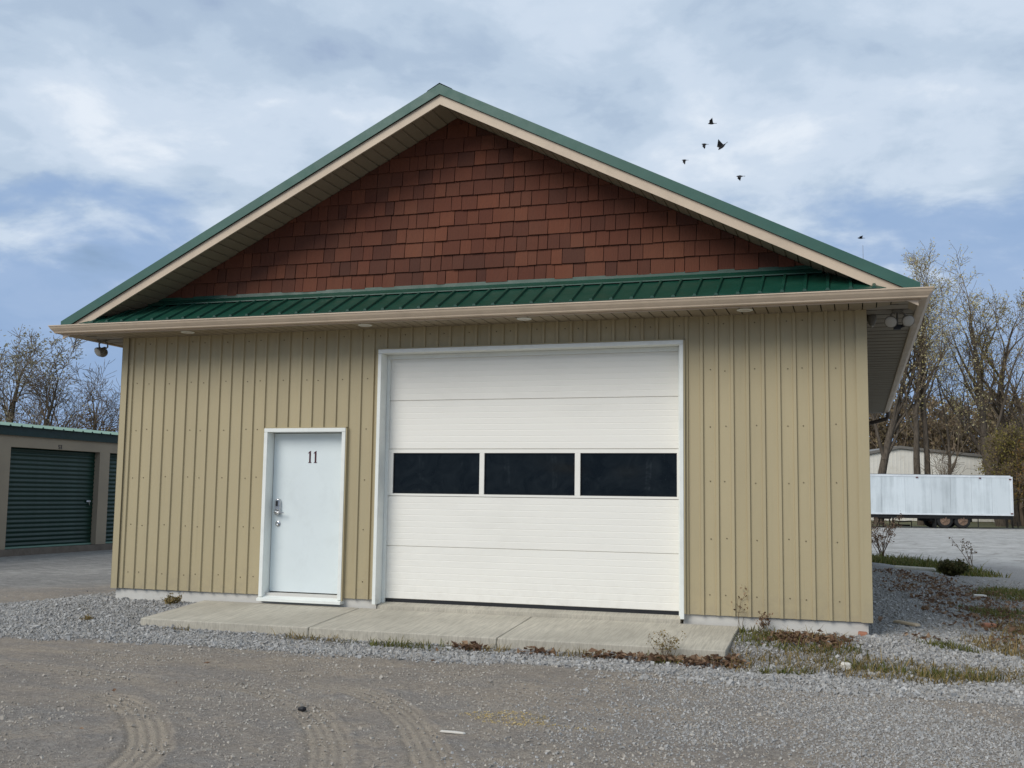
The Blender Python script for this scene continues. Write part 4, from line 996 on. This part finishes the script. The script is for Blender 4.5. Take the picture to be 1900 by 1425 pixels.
make_tree('shrub', 'orange brown shrub at the right edge beside the trailer', GS, 74, (20.3, 63.0), m_leaf_rust, 1.0, cat='shrub', leaf_size=0.14, height=4.6, r_=0.06, limbs=10, spread=0.6, first=0.12, sub=7, twig=6, forks=3)
make_tree('shrub', 'bare twiggy shrub against the white metal shed', GS, 77, (15.0, 66.4), None, cat='shrub', height=4.6, r_=0.065, limbs=7, spread=0.6, first=0.2, sub=5, twig=3, forks=2, twr=0.012)
make_tree('shrub', 'tall olive shrub high behind the right end of the trailer', GS, 79, (21.0, 66.5), m_leaf_olive, 0.8, cat='shrub', leaf_size=0.13, height=5.6, r_=0.08, limbs=11, spread=0.55, first=0.15, sub=7, twig=6, forks=3)
# far wood, one brown mass of twigs and withered leaves
def far_wood(name, label, x0, x1, ybase, dirx, hmin, hmax, n, leafn, seed, lsz=0.24):
    rs = np.random.default_rng(seed); P = rs.uniform(0, 1, (n, 2)); segs = []; lv = []
    cx_ = x0+(x1-x0)*P[:, 0]; cy_ = ybase+dirx*(cx_-x0)+P[:, 1]*14
    hh = (hmin+(hmax-hmin)*fbm(cx_*0.16, cy_*0.1, seed, 3))*rs.uniform(0.75, 1.1, n)
    for x, y, h in zip(cx_, cy_, hh):
        p = np.array([x, y, -0.3]); d = np.array([rs.normal()*0.08, 0, 1.0]); st_ = h/5
        for i in range(5):
            q = p+d*st_+rs.normal(size=3)*0.12; segs.append((*p, *q, 0.13*(1-i/5.5), 0.13*(1-(i+1)/5.5)))
            for _ in range(6 if i else 1):
                az = rs.uniform(0, 6.28); ln = rs.uniform(0.6, 1.7); e = q+np.array([np.cos(az)*ln*0.7, np.sin(az)*ln*0.7, ln*0.7]); segs.append((*q, *e, 0.055, 0.03))
                for _ in range(3): lv.append(q+(e-q)*rs.uniform(0.3, 1.1)+rs.normal(size=3)*0.3); 
            p = q
    V, Fq = seg_mesh(segs, 3); lv = np.array(lv); lv = lv[rs.integers(0, len(lv), int(len(lv)*leafn))]+rs.normal(size=(int(len(lv)*leafn), 3))*0.2
    V2, F2 = rand_quads(lv, lsz, rs)
    me = npmesh(name, np.vstack([V, V2]), np.vstack([Fq, F2+len(V)]), [m_bark2, m_leaf_wood], np.concatenate([np.zeros(len(Fq), int), np.ones(len(F2), int)]))
    return tag(link(name, me), label, 'wood', kind='stuff')
m_leaf_wood = leafmat('withered_leaves', [s2l(142, 124, 98), s2l(124, 106, 86), s2l(156, 140, 104), s2l(114, 98, 76)])
far_wood('far_wood', 'brown leafless wood beyond the white metal shed', 6, 44, 112, 0.3, 9.5, 15.0, 560, 1.3, 90, 0.42)
far_wood('thicket', 'brown thicket of scrub at the right behind the trailer', 19.8, 36, 70, 0.3, 4.5, 9.0, 170, 1.2, 91, 0.26)
m_metal = paint('mast_steel', (0.3, 0.3, 0.32), 0.5, metallic=0.6)
mast = empty('antenna_mast', (10.0, 50.0, float(ground_z(10, 50))), 'thin antenna mast seen just above the right roof slope', 'mast')
MB().tube([(0, 0, 0), (0, 0, 15.9)], [0.05, 0.012], 6).build('pole', m_metal, mast); MB().box(-0.3, 0.3, -0.3, 0.3, 0, 0.1).build('base', m_conc, mast)

# ------------------------------------------------------------------ birds
m_bird = paint('dark_plumage', (0.02, 0.018, 0.018), 0.7)
def bird(loc, yaw, flap, label, s=1.0, perch=False, pitch=0.0):
    b = empty('bird', loc, label, 'bird', 'birds over the right roof slope'); b.rotation_euler = (pitch, 0, yaw); b.scale = (s, s, s)
    MB().lathe((0, -0.11, 0), (0, 1, 0), [(0, 0.004), (0.02, 0.012), (0.03, 0.02), (0.055, 0.022), (0.09, 0.032), (0.14, 0.03), (0.18, 0.016), (0.2, 0.012)], 10).add(
        [(-0.012, 0.08, 0), (0.012, 0.08, 0), (0.028, 0.16, 0), (-0.028, 0.16, 0), (0, 0.08, 0.008), (0, 0.16, 0.006)], [(0, 3, 2, 1), (0, 4, 5, 3), (4, 1, 2, 5), (3, 5, 2)]).build('body', m_bird, b, True)
    for sd in (-1, 1):
        if perch: pts = [(sd*0.028, -0.05, 0.0), (sd*0.034, 0.0, 0.0), (sd*0.02, 0.10, 0.006), (sd*0.022, -0.03, 0.02)]
        else:
            c, sn = math.cos(flap), math.sin(flap)
            pts = [(sd*0.02, -0.05, 0.01), (sd*0.09*c, -0.07, 0.01+0.09*sn), (sd*0.19*c, 0.02, 0.01+0.19*sn), (sd*0.09*c, 0.035, 0.01+0.09*sn), (sd*0.02, 0.05, 0.01)]
        n = len(pts); MB().add(pts+[(p[0], p[1], p[2]+0.006) for p in pts], [tuple(range(n)), tuple(range(2*n-1, n-1, -1))]+[(i, (i+1) % n, n+(i+1) % n, n+i) for i in range(n)]).build('wing', m_bird, b)
    return b
bird((5.74, 17.26, 11.79), R(-80), R(38), 'topmost of the flying dark birds', 0.9)
bird((5.54, 17.26, 11.21), R(-70), R(-75), 'dark bird with folded wings left of the largest flying bird', 0.75)
bird((6.01, 17.42, 11.15), R(-80), R(50), 'largest flying dark bird, wings spread wide', 1.25, pitch=R(40))
bird((5.0, 17.14, 10.76), R(-75), R(-80), 'lowest left flying bird near the green roof edge', 0.7)
bird((6.47, 17.66, 10.33), R(-80), R(-38), 'flying dark bird lowest of the cluster on its right side', 0.9)
bird((9.66, 18.87, 8.65), R(-70), R(10), 'lone flying bird just left of the pale tree tops', 0.8)
pb = bird((9.45, 1.32, 4.29), R(60), 0, 'tiny dark bird perched on the right slope of the green roof', 0.5, True)
pb.location = (9.35, 0.2, 6.2-SL*(9.35-XC)+0.035)

# ------------------------------------------------------------------ loose stones
CUBE = np.array([(-1,-1,-1),(1,-1,-1),(1,1,-1),(-1,1,-1),(-1,-1,1),(1,-1,1),(1,1,1),(-1,1,1)], float)*0.5
CF = np.array([(3,2,1,0),(4,5,6,7),(0,1,5,4),(1,2,6,5),(2,3,7,6),(3,0,4,7)])
def stones(x, y, size, rs, sink=0.25, zoff=0.0):
    n = len(x); V = np.repeat(CUBE[None], n, 0)+rs.uniform(-0.2, 0.2, (n, 8, 3))
    V *= (size[:, None]*rs.uniform(0.55, 1.2, (n, 3)))[:, None, :]; V[:, :, 2] *= 0.75
    q = rs.normal(size=(n, 4)); q[:, 1:3] *= 0.6; q /= np.linalg.norm(q, axis=1)[:, None]; w_, a_, b_, c = q.T
    Rm = np.stack([np.stack([1-2*(b_*b_+c*c), 2*(a_*b_-c*w_), 2*(a_*c+b_*w_)], 1), np.stack([2*(a_*b_+c*w_), 1-2*(a_*a_+c*c), 2*(b_*c-a_*w_)], 1), np.stack([2*(a_*c-b_*w_), 2*(b_*c+a_*w_), 1-2*(a_*a_+b_*b_)], 1)], 1)
    V = np.einsum('nij,nkj->nki', Rm, V)
    V += np.stack([x, y, ground_z(x, y)+size*(0.5-sink)+zoff], 1)[:, None, :]
    return V.reshape(-1, 3), (CF[None]+np.arange(n)[:, None, None]*8).reshape(-1, 4)
def stone_mat(name, cols, dark=0.0):
    a = NT(name); r_ = a.n('ShaderNodeNewGeometry').outputs['Random Per Island']
    col = a.ramp(r_, [(i/(len(cols)-1), c) for i, c in enumerate(cols)])
    col = a.mix(a.ramp(a.noise(70, 4), [(0.4, 0.0), (0.7, 0.35)]), col, s2l(110, 108, 104))
    return a.fin(col, 0.85, 0, 0.25)
m_stone = stone_mat('crushed_stone', [s2l(142, 140, 137), s2l(170, 168, 165), s2l(152, 149, 145), s2l(190, 188, 184), s2l(144, 139, 131), s2l(162, 162, 161)])
m_pebble = stone_mat('pebbles', [s2l(148, 140, 129), s2l(172, 163, 151), s2l(158, 149, 138), s2l(194, 187, 175), s2l(140, 131, 121)])
def scatter(n, x0, x1, y0, y1, fn, rs):
    x = rs.uniform(x0, x1, n); y = rs.uniform(y0, y1, n); kp_ = rs.random(n) < fn(x, y); return x[kp_], y[kp_]
def off_building(x, y):
    return ~((x > -0.01) & (x < W+0.01) & (y > 0.0) & (y < L)) & ~((x > 1.40) & (x < 8.2) & (y > -1.32) & (y < 0.05))
def blob(cx_, cy_, rx, ry, seed=0, hard=0.5):
    return lambda x, y: sstep(1.0, hard, np.hypot((x-cx_)/rx, (y-cy_)/ry)+(fbm(x*2.5, y*2.5, seed, 3)-0.5)*0.9)
def union(*fs): return lambda x, y: np.maximum.reduce([f(x, y) for f in fs])
grn = union(blob(4.75, -1.46, 0.62, 0.16, 1), blob(7.62, -1.45, 0.22, 0.16, 2), blob(8.35, -0.35, 0.35, 0.6, 3), blob(8.95, -0.85, 0.8, 0.22, 4), blob(9.5, -1.42, 0.5, 0.2, 5), blob(10.25, -1.5, 0.55, 0.2, 6), blob(10.3, -0.2, 0.35, 0.3, 7), blob(8.8, -1.75, 0.4, 0.13, 12), blob(11.1, -1.6, 0.5, 0.2, 14), blob(11.6, -0.4, 0.5, 0.35, 32), blob(11.3, 4.6, 0.7, 0.9, 33), blob(11.9, 8.2, 0.8, 1.3, 34))
dry = union(blob(3.7, -1.44, 0.75, 0.13, 8), blob(5.75, -1.42, 0.35, 0.12, 9), blob(6.75, -1.44, 0.5, 0.15, 10), blob(8.25, -1.3, 0.35, 0.5, 11), blob(9.2, -1.25, 1.2, 0.5, 13), blob(10.2, -1.35, 1.0, 0.4, 15), blob(11.1, 0.6, 0.9, 1.0, 16), blob(8.8, -0.4, 0.6, 0.3, 17), blob(9.9, -1.75, 0.9, 0.2, 19), blob(11.4, -1.2, 0.9, 0.6, 35), blob(11.7, 2.6, 0.8, 1.2, 36), blob(2.0, -1.42, 0.25, 0.08, 29))
rs = np.random.default_rng(77)
fx = lambda x, y: gravel_mask(x, y)*off_building(x, y)
a1 = scatter(118000, -3.6, 11.9, -3.2, 1.2, lambda x, y: fx(x, y)*(1-0.93*np.maximum(grn(x, y), dry(x, y)*0.75)), rs)
a2 = scatter(42000, 9.5, 13.5, 1.2, 12.0, lambda x, y: fx(x, y)*np.clip(1.2-0.55*(x-9.5), 0.10, 1), rs)
a3 = scatter(95000, 6.0, 12.2, -7.0, -2.4, lambda x, y: (0.12+0.88*sstep(0.35, 0.62, fbm(x*0.8+y*0.5, y*0.9, 44, 3)))*sstep(6.6, 10.4, x+(y+2.6)*-0.10), rs)
a4 = scatter(4000, -3.0, 0.0, 0.5, 5.0, lambda x, y: 0.35*np.exp(x*1.1), rs)
xx = np.concatenate([q[0] for q in (a1, a2, a3, a4)]); yy = np.concatenate([q[1] for q in (a1, a2, a3, a4)])
V, Fq = stones(xx, yy, (rs.gamma(4.5, 0.0038, len(xx))+0.003)*np.where((yy < -2.7) & (xx > 6), 0.46, 0.88), rs, 0.3)
tag(link('gravel', npmesh('gravel', V, Fq, [m_stone])), 'loose grey crushed stone around the workshop and apron', 'gravel', kind='stuff')
b1 = scatter(34000, 2.0, 12.0, -7.8, -2.2, lambda x, y: 0.15+0.85*sstep(0.40, 0.66, fbm(x*1.3, y*1.6, 61, 3)), rs)
V, Fq = stones(b1[0], b1[1], rs.gamma(3, 0.0022, len(b1[0]))+0.003, rs, 0.4)
tag(link('pebbles', npmesh('pebbles', V, Fq, [m_pebble])), 'small pebbles strewn over the dirt yard', 'pebbles', kind='stuff')

# ------------------------------------------------------------------ grass and fallen leaves
def blades(x, y, h, rs, wd=0.005, lean=0.5):
    n = len(x); az = rs.uniform(0, 2*np.pi, n); ln = rs.uniform(0.1, lean, n)*h
    z = ground_z(x, y)-0.004; pa = az+np.pi/2; sx, sy = np.cos(pa)*wd, np.sin(pa)*wd; dx, dy = np.cos(az)*ln, np.sin(az)*ln
    V = np.stack([np.stack([x-sx, y-sy, z], 1), np.stack([x+sx, y+sy, z], 1), np.stack([x+sx*.7+dx*.4, y+sy*.7+dy*.4, z+h*.6], 1), np.stack([x-sx*.7+dx*.4, y-sy*.7+dy*.4, z+h*.6], 1),
                  np.stack([x+dx+sx*.12, y+dy+sy*.12, z+h], 1), np.stack([x+dx-sx*.12, y+dy-sy*.12, z+h], 1)], 1).reshape(-1, 3)
    b_ = np.arange(n)[:, None]*6
    return V, np.concatenate([b_+np.array([[0, 1, 2, 3]]), b_+np.array([[3, 2, 4, 5]])], 0)
m_grass = leafmat('green_grass', [s2l(84, 92, 42), s2l(104, 110, 54), s2l(136, 124, 76), s2l(72, 82, 38), s2l(120, 116, 62)])
m_dry = leafmat('dry_grass', [s2l(140, 122, 78), s2l(168, 146, 100), s2l(116, 100, 60), s2l(104, 98, 56)])
m_fallen = leafmat('fallen_leaves', [s2l(108, 82, 64), s2l(138, 110, 88), s2l(88, 66, 52), s2l(168, 140, 114), s2l(118, 92, 66)])
g1 = scatter(150000, 3.4, 12.8, -2.2, 10.0, lambda x, y: grn(x, y)*off_building(x, y), rs)
V, Fq = blades(g1[0], g1[1], rs.gamma(4, 0.0115, len(g1[0])), rs, 0.006, 1.6)
g2 = scatter(30000, 9.62, 13.0, 12.8, 23.0, lambda x, y: sstep(1.0, 0.4, np.hypot((x-10.6)/1.9, (y-17.2-(10.6-x)*1.4)/1.7)+(fbm(x, y, 5, 3)-0.5)*0.6), rs)
Vb, Fb = blades(g2[0], g2[1], rs.gamma(5, 0.018, len(g2[0])), rs, 0.016, 1.4)
tag(link('grass', npmesh('grass', np.vstack([V, Vb]), np.vstack([Fq, Fb+len(V)]), [m_grass])), 'short green grass and weeds by the apron and right verge', 'grass', kind='stuff')
g3 = scatter(105000, 1.6, 12.8, -2.2, 4.5, lambda x, y: dry(x, y)*0.8*off_building(x, y), rs)
V, Fq = blades(g3[0], g3[1], rs.gamma(3, 0.0150, len(g3[0])), rs, 0.005, 2.0)
tag(link('dry_grass', npmesh('dry_grass', V, Fq, [m_dry])), 'withered straw coloured grass beside the apron and right verge', 'dry grass', kind='stuff')
lfm = union(blob(7.35, -1.45, 0.75, 0.16, 21), blob(8.1, -1.4, 0.45, 0.3, 22), blob(6.3, -1.42, 0.3, 0.1, 23), blob(8.9, -0.5, 0.6, 0.35, 24), blob(10.9, 6.8, 1.3, 3.2, 25), blob(11.5, 3.4, 1.3, 2.2, 26), blob(11.4, 0.9, 1.0, 1.1, 27), blob(10.05, 0.15, 0.3, 0.35, 28), blob(5.55, -1.4, 0.3, 0.1, 30), blob(10.6, 10.6, 0.9, 1.6, 31))
def leafgeo(x, y, s_, rs, lift):
    n = len(x); c = np.stack([x, y, ground_z(x, y)+lift], 1); d = rs.normal(size=(n, 3)); d[:, 2] *= 0.45; d /= np.linalg.norm(d, axis=1)[:, None]
    e = np.cross(d, rs.normal(size=(n, 3))*np.array([.35, .35, 1])); e /= np.linalg.norm(e, axis=1)[:, None]; nn = np.cross(d, e)
    s_ = s_[:, None]
    V = np.stack([c-d*s_*.5, c-d*s_*.1+e*s_*.36+nn*s_*.16, c+d*s_*.55+nn*s_*.1, c-d*s_*.1-e*s_*.36+nn*s_*.16, c+d*s_*0.05-nn*s_*.06], 1).reshape(-1, 3)
    b_ = np.arange(n)[:, None]*5
    return V, np.concatenate([b_+np.array([[0, 1, 4]]), b_+np.array([[1, 2, 4]]), b_+np.array([[2, 3, 4]]), b_+np.array([[3, 0, 4]])], 0)
l1 = scatter(34000, 5.0, 13.5, -2.0, 13.0, lambda x, y: (lfm(x, y)*0.55+0.004)*off_building(x, y), rs)
l2 = scatter(9500, 5.2, 9.6, -1.75, 0.0, lambda x, y: lfm(x, y)*0.9*off_building(x, y), rs)
l3 = scatter(60, 2.0, 12.0, -7.0, -1.6, lambda x, y: np.full_like(x, 0.25), rs)
xx = np.concatenate([l1[0], l2[0], l3[0]]); yy = np.concatenate([l1[1], l2[1], l3[1]])
V, Fq = leafgeo(xx, yy, rs.gamma(8, 0.0066, len(xx)), rs, rs.uniform(0.005, 0.06, len(xx)))
tag(link('fallen_leaves', npmesh('fallen_leaves', V, Fq, [m_fallen])), 'brown fallen leaves heaped by the apron and right of the workshop', 'leaves', kind='stuff')

sd = scatter(5200, 6.4, 7.9, -5.1, -4.0, lambda x, y: union(blob(7.05, -4.62, 0.42, 0.26, 41), blob(7.5, -4.75, 0.35, 0.05, 42))(x, y)*0.8, rs)
V, Fq = leafgeo(sd[0], sd[1], rs.gamma(5, 0.0026, len(sd[0])), rs, rs.uniform(0.0, 0.008, len(sd[0])))
m_saw = leafmat('sawdust_flakes', [s2l(214, 190, 132), s2l(198, 176, 128), s2l(226, 208, 160)])
tag(link('sawdust', npmesh('sawdust', V, Fq, [m_saw])), 'pale yellow sawdust spilled on the dirt before the overhead door', 'sawdust', kind='stuff')

# ------------------------------------------------------------------ single weeds and litter
def weed(name, label, x, y, h, n, seed, mat, leafm=None, spread=0.5, group=None, rad=0.004, lf=9, ls=0.05):
    rs_ = np.random.default_rng(seed); t = empty(name, (x, y, float(ground_z(x, y))), label, 'weed', group); segs = []; tips = []
    for i in range(n):
        az = rs_.uniform(0, 6.28); d = np.array([np.cos(az)*spread*rs_.random(), np.sin(az)*spread*rs_.random(), 1.0]); p = np.array([rs_.normal()*0.03, rs_.normal()*0.03, -0.02]); hh = h*rs_.uniform(0.5, 1.0)
        for s_ in range(5):
            q = p+d/np.linalg.norm(d)*hh/5; segs.append((*p, *q, rad*(1-s_*.15), rad*(1-(s_+1)*.15))); d = d+rs_.normal(size=3)*0.18; p = q
            if s_ > 1:
                for _ in range(2):
                    e = q+np.array([rs_.normal(), rs_.normal(), abs(rs_.normal())])*hh*0.10; segs.append((*q, *e, rad*.5, rad*.3)); tips += [e]*lf
    V_, F_ = seg_mesh(segs, 4); link('stem', npmesh('stem', V_, F_, [mat]), t)
    tips = np.array(tips)+rs_.normal(size=(len(tips), 3))*h*0.025; V2, F2 = rand_quads(tips, ls, rs_); link('leaves', npmesh('leaves', V2, F2, [leafm or mat]), t)
m_leaf_bush = leafmat('dark_bush_leaves', [s2l(66, 70, 40), s2l(84, 84, 48), s2l(100, 88, 58)])
m_stem = paint('dry_stem', s2l(96, 78, 58), 0.8)
weed('dry_weed', 'tall dry weed clump at the far right rear corner of the workshop', 10.05, 19.3, 1.25, 16, 1, m_stem, m_fallen, 0.5, rad=0.010)
weed('dry_weed', 'leaning dry stalk standing alone in the pale gravel lot', 12.1, 16.6, 0.85, 4, 2, m_stem, m_stem, 0.9, rad=0.012, lf=4)
weed('dry_weed', 'red stemmed dead weed leaning on the foundation right of the apron', 8.42, -0.10, 0.26, 5, 3, m_stem, m_fallen, 0.7, lf=4, ls=0.03)
weed('dry_weed', 'thin seeding weeds against the apron in front of the overhead door', 7.62, -1.42, 0.34, 14, 4, m_stem, m_dry, 0.6, rad=0.0028, lf=3, ls=0.022)
weed('grass_tuft', 'straw grass tuft by the left back corner of the apron', 1.12, -0.25, 0.16, 26, 5, m_dry, m_dry, 1.2, rad=0.003, lf=2, ls=0.03)
weed('grass_tuft', 'small straw tuft alone in the left gravel', 0.67, -1.3, 0.09, 16, 6, m_dry, m_dry, 1.4, rad=0.003, lf=2, ls=0.025)
weed('green_shrub', 'dark green low bush on the verge right of the workshop', 11.35, 13.0, 0.36, 60, 7, m_stem, m_leaf_bush, 1.6, rad=0.008, lf=8, ls=0.07)
weed('dry_weed', 'sprig of dead weed caught on the siding right of the overhead door', 8.21, -0.035, 0.52, 3, 8, m_stem, m_fallen, 0.12, rad=0.003, lf=2, ls=0.03)
m_litter = paint('white_litter', s2l(214, 208, 196), 0.7); m_wood = paint('pale_wood', s2l(176, 160, 136), 0.8, 0.15, 10); m_brick = paint('brick_red', s2l(164, 112, 88), 0.85, 0.15, 8)
def scrap(name, label, cat, x, y, pts, th, mat, rot=0.0, up_=0.0):
    mb = MB().prism(pts, lambda p: (p[0], p[1], 0.0), lambda p: (p[0]*0.92, p[1]*0.9, th)); o = mb.build(name, mat); o.location = (x, y, float(ground_z(x, y))+0.004+up_); o.rotation_euler = (0.05, 0.04, rot); tag(o, label, cat); bevel(o, min(0.012, th*0.3), 2); return o
scrap('wood_chip', 'pale splinter of wood lying on the dirt in the foreground', 'wood chip', 6.84, -5.25, [(-0.085, -0.012), (0.08, -0.018), (0.095, 0.0), (0.02, 0.016), (-0.08, 0.012)], 0.012, m_litter, 0.2)
scrap('stone', 'white rounded stone in the grass right of the apron', 'stone', 9.3, -1.5, [(-0.05, -0.03), (0.0, -0.045), (0.05, -0.025), (0.055, 0.015), (0.01, 0.045), (-0.045, 0.03)], 0.06, m_litter)
scrap('wood_offcut', 'pale board offcut in the dark gravel by the right wall', 'wood', 9.95, 1.3, [(-0.17, -0.04), (0.16, -0.045), (0.17, 0.035), (-0.16, 0.04)], 0.03, m_wood, -0.7, 0.02)
scrap('brick', 'broken orange brick on the ground right of the workshop', 'brick', 10.95, 2.6, [(-0.10, -0.05), (0.09, -0.05), (0.10, 0.04), (-0.02, 0.055), (-0.10, 0.03)], 0.06, m_brick, 0.3)
scrap('brick', 'broken orange brick at the front right foundation corner', 'brick', W-0.09, -0.03, [(-0.05, -0.05), (0.05, -0.05), (0.05, 0.04), (-0.05, 0.05)], 0.05, m_brick, 0.0, 0.0)
scrap('paving_stone', 'flat pale stone slab by the grass at the rear right', 'stone', 10.6, 13.4, [(-0.5, -0.15), (0.4, -0.2), (0.5, 0.1), (-0.4, 0.18)], 0.05, m_conc, 0.2, 0.03)
scrap('litter', 'white scrap of litter among the leaves at the right', 'litter', 11.3, 7.2, [(-0.10, -0.04), (0.12, -0.05), (0.10, 0.05), (-0.08, 0.05)], 0.03, m_litter, 0.3, 0.04)
scrap('stone', 'dark stone lying on the dirt in the foreground on the left', 'stone', 5.54, -4.92, [(-0.03, -0.02), (0.02, -0.03), (0.035, 0.01), (-0.01, 0.03)], 0.03, m_black)
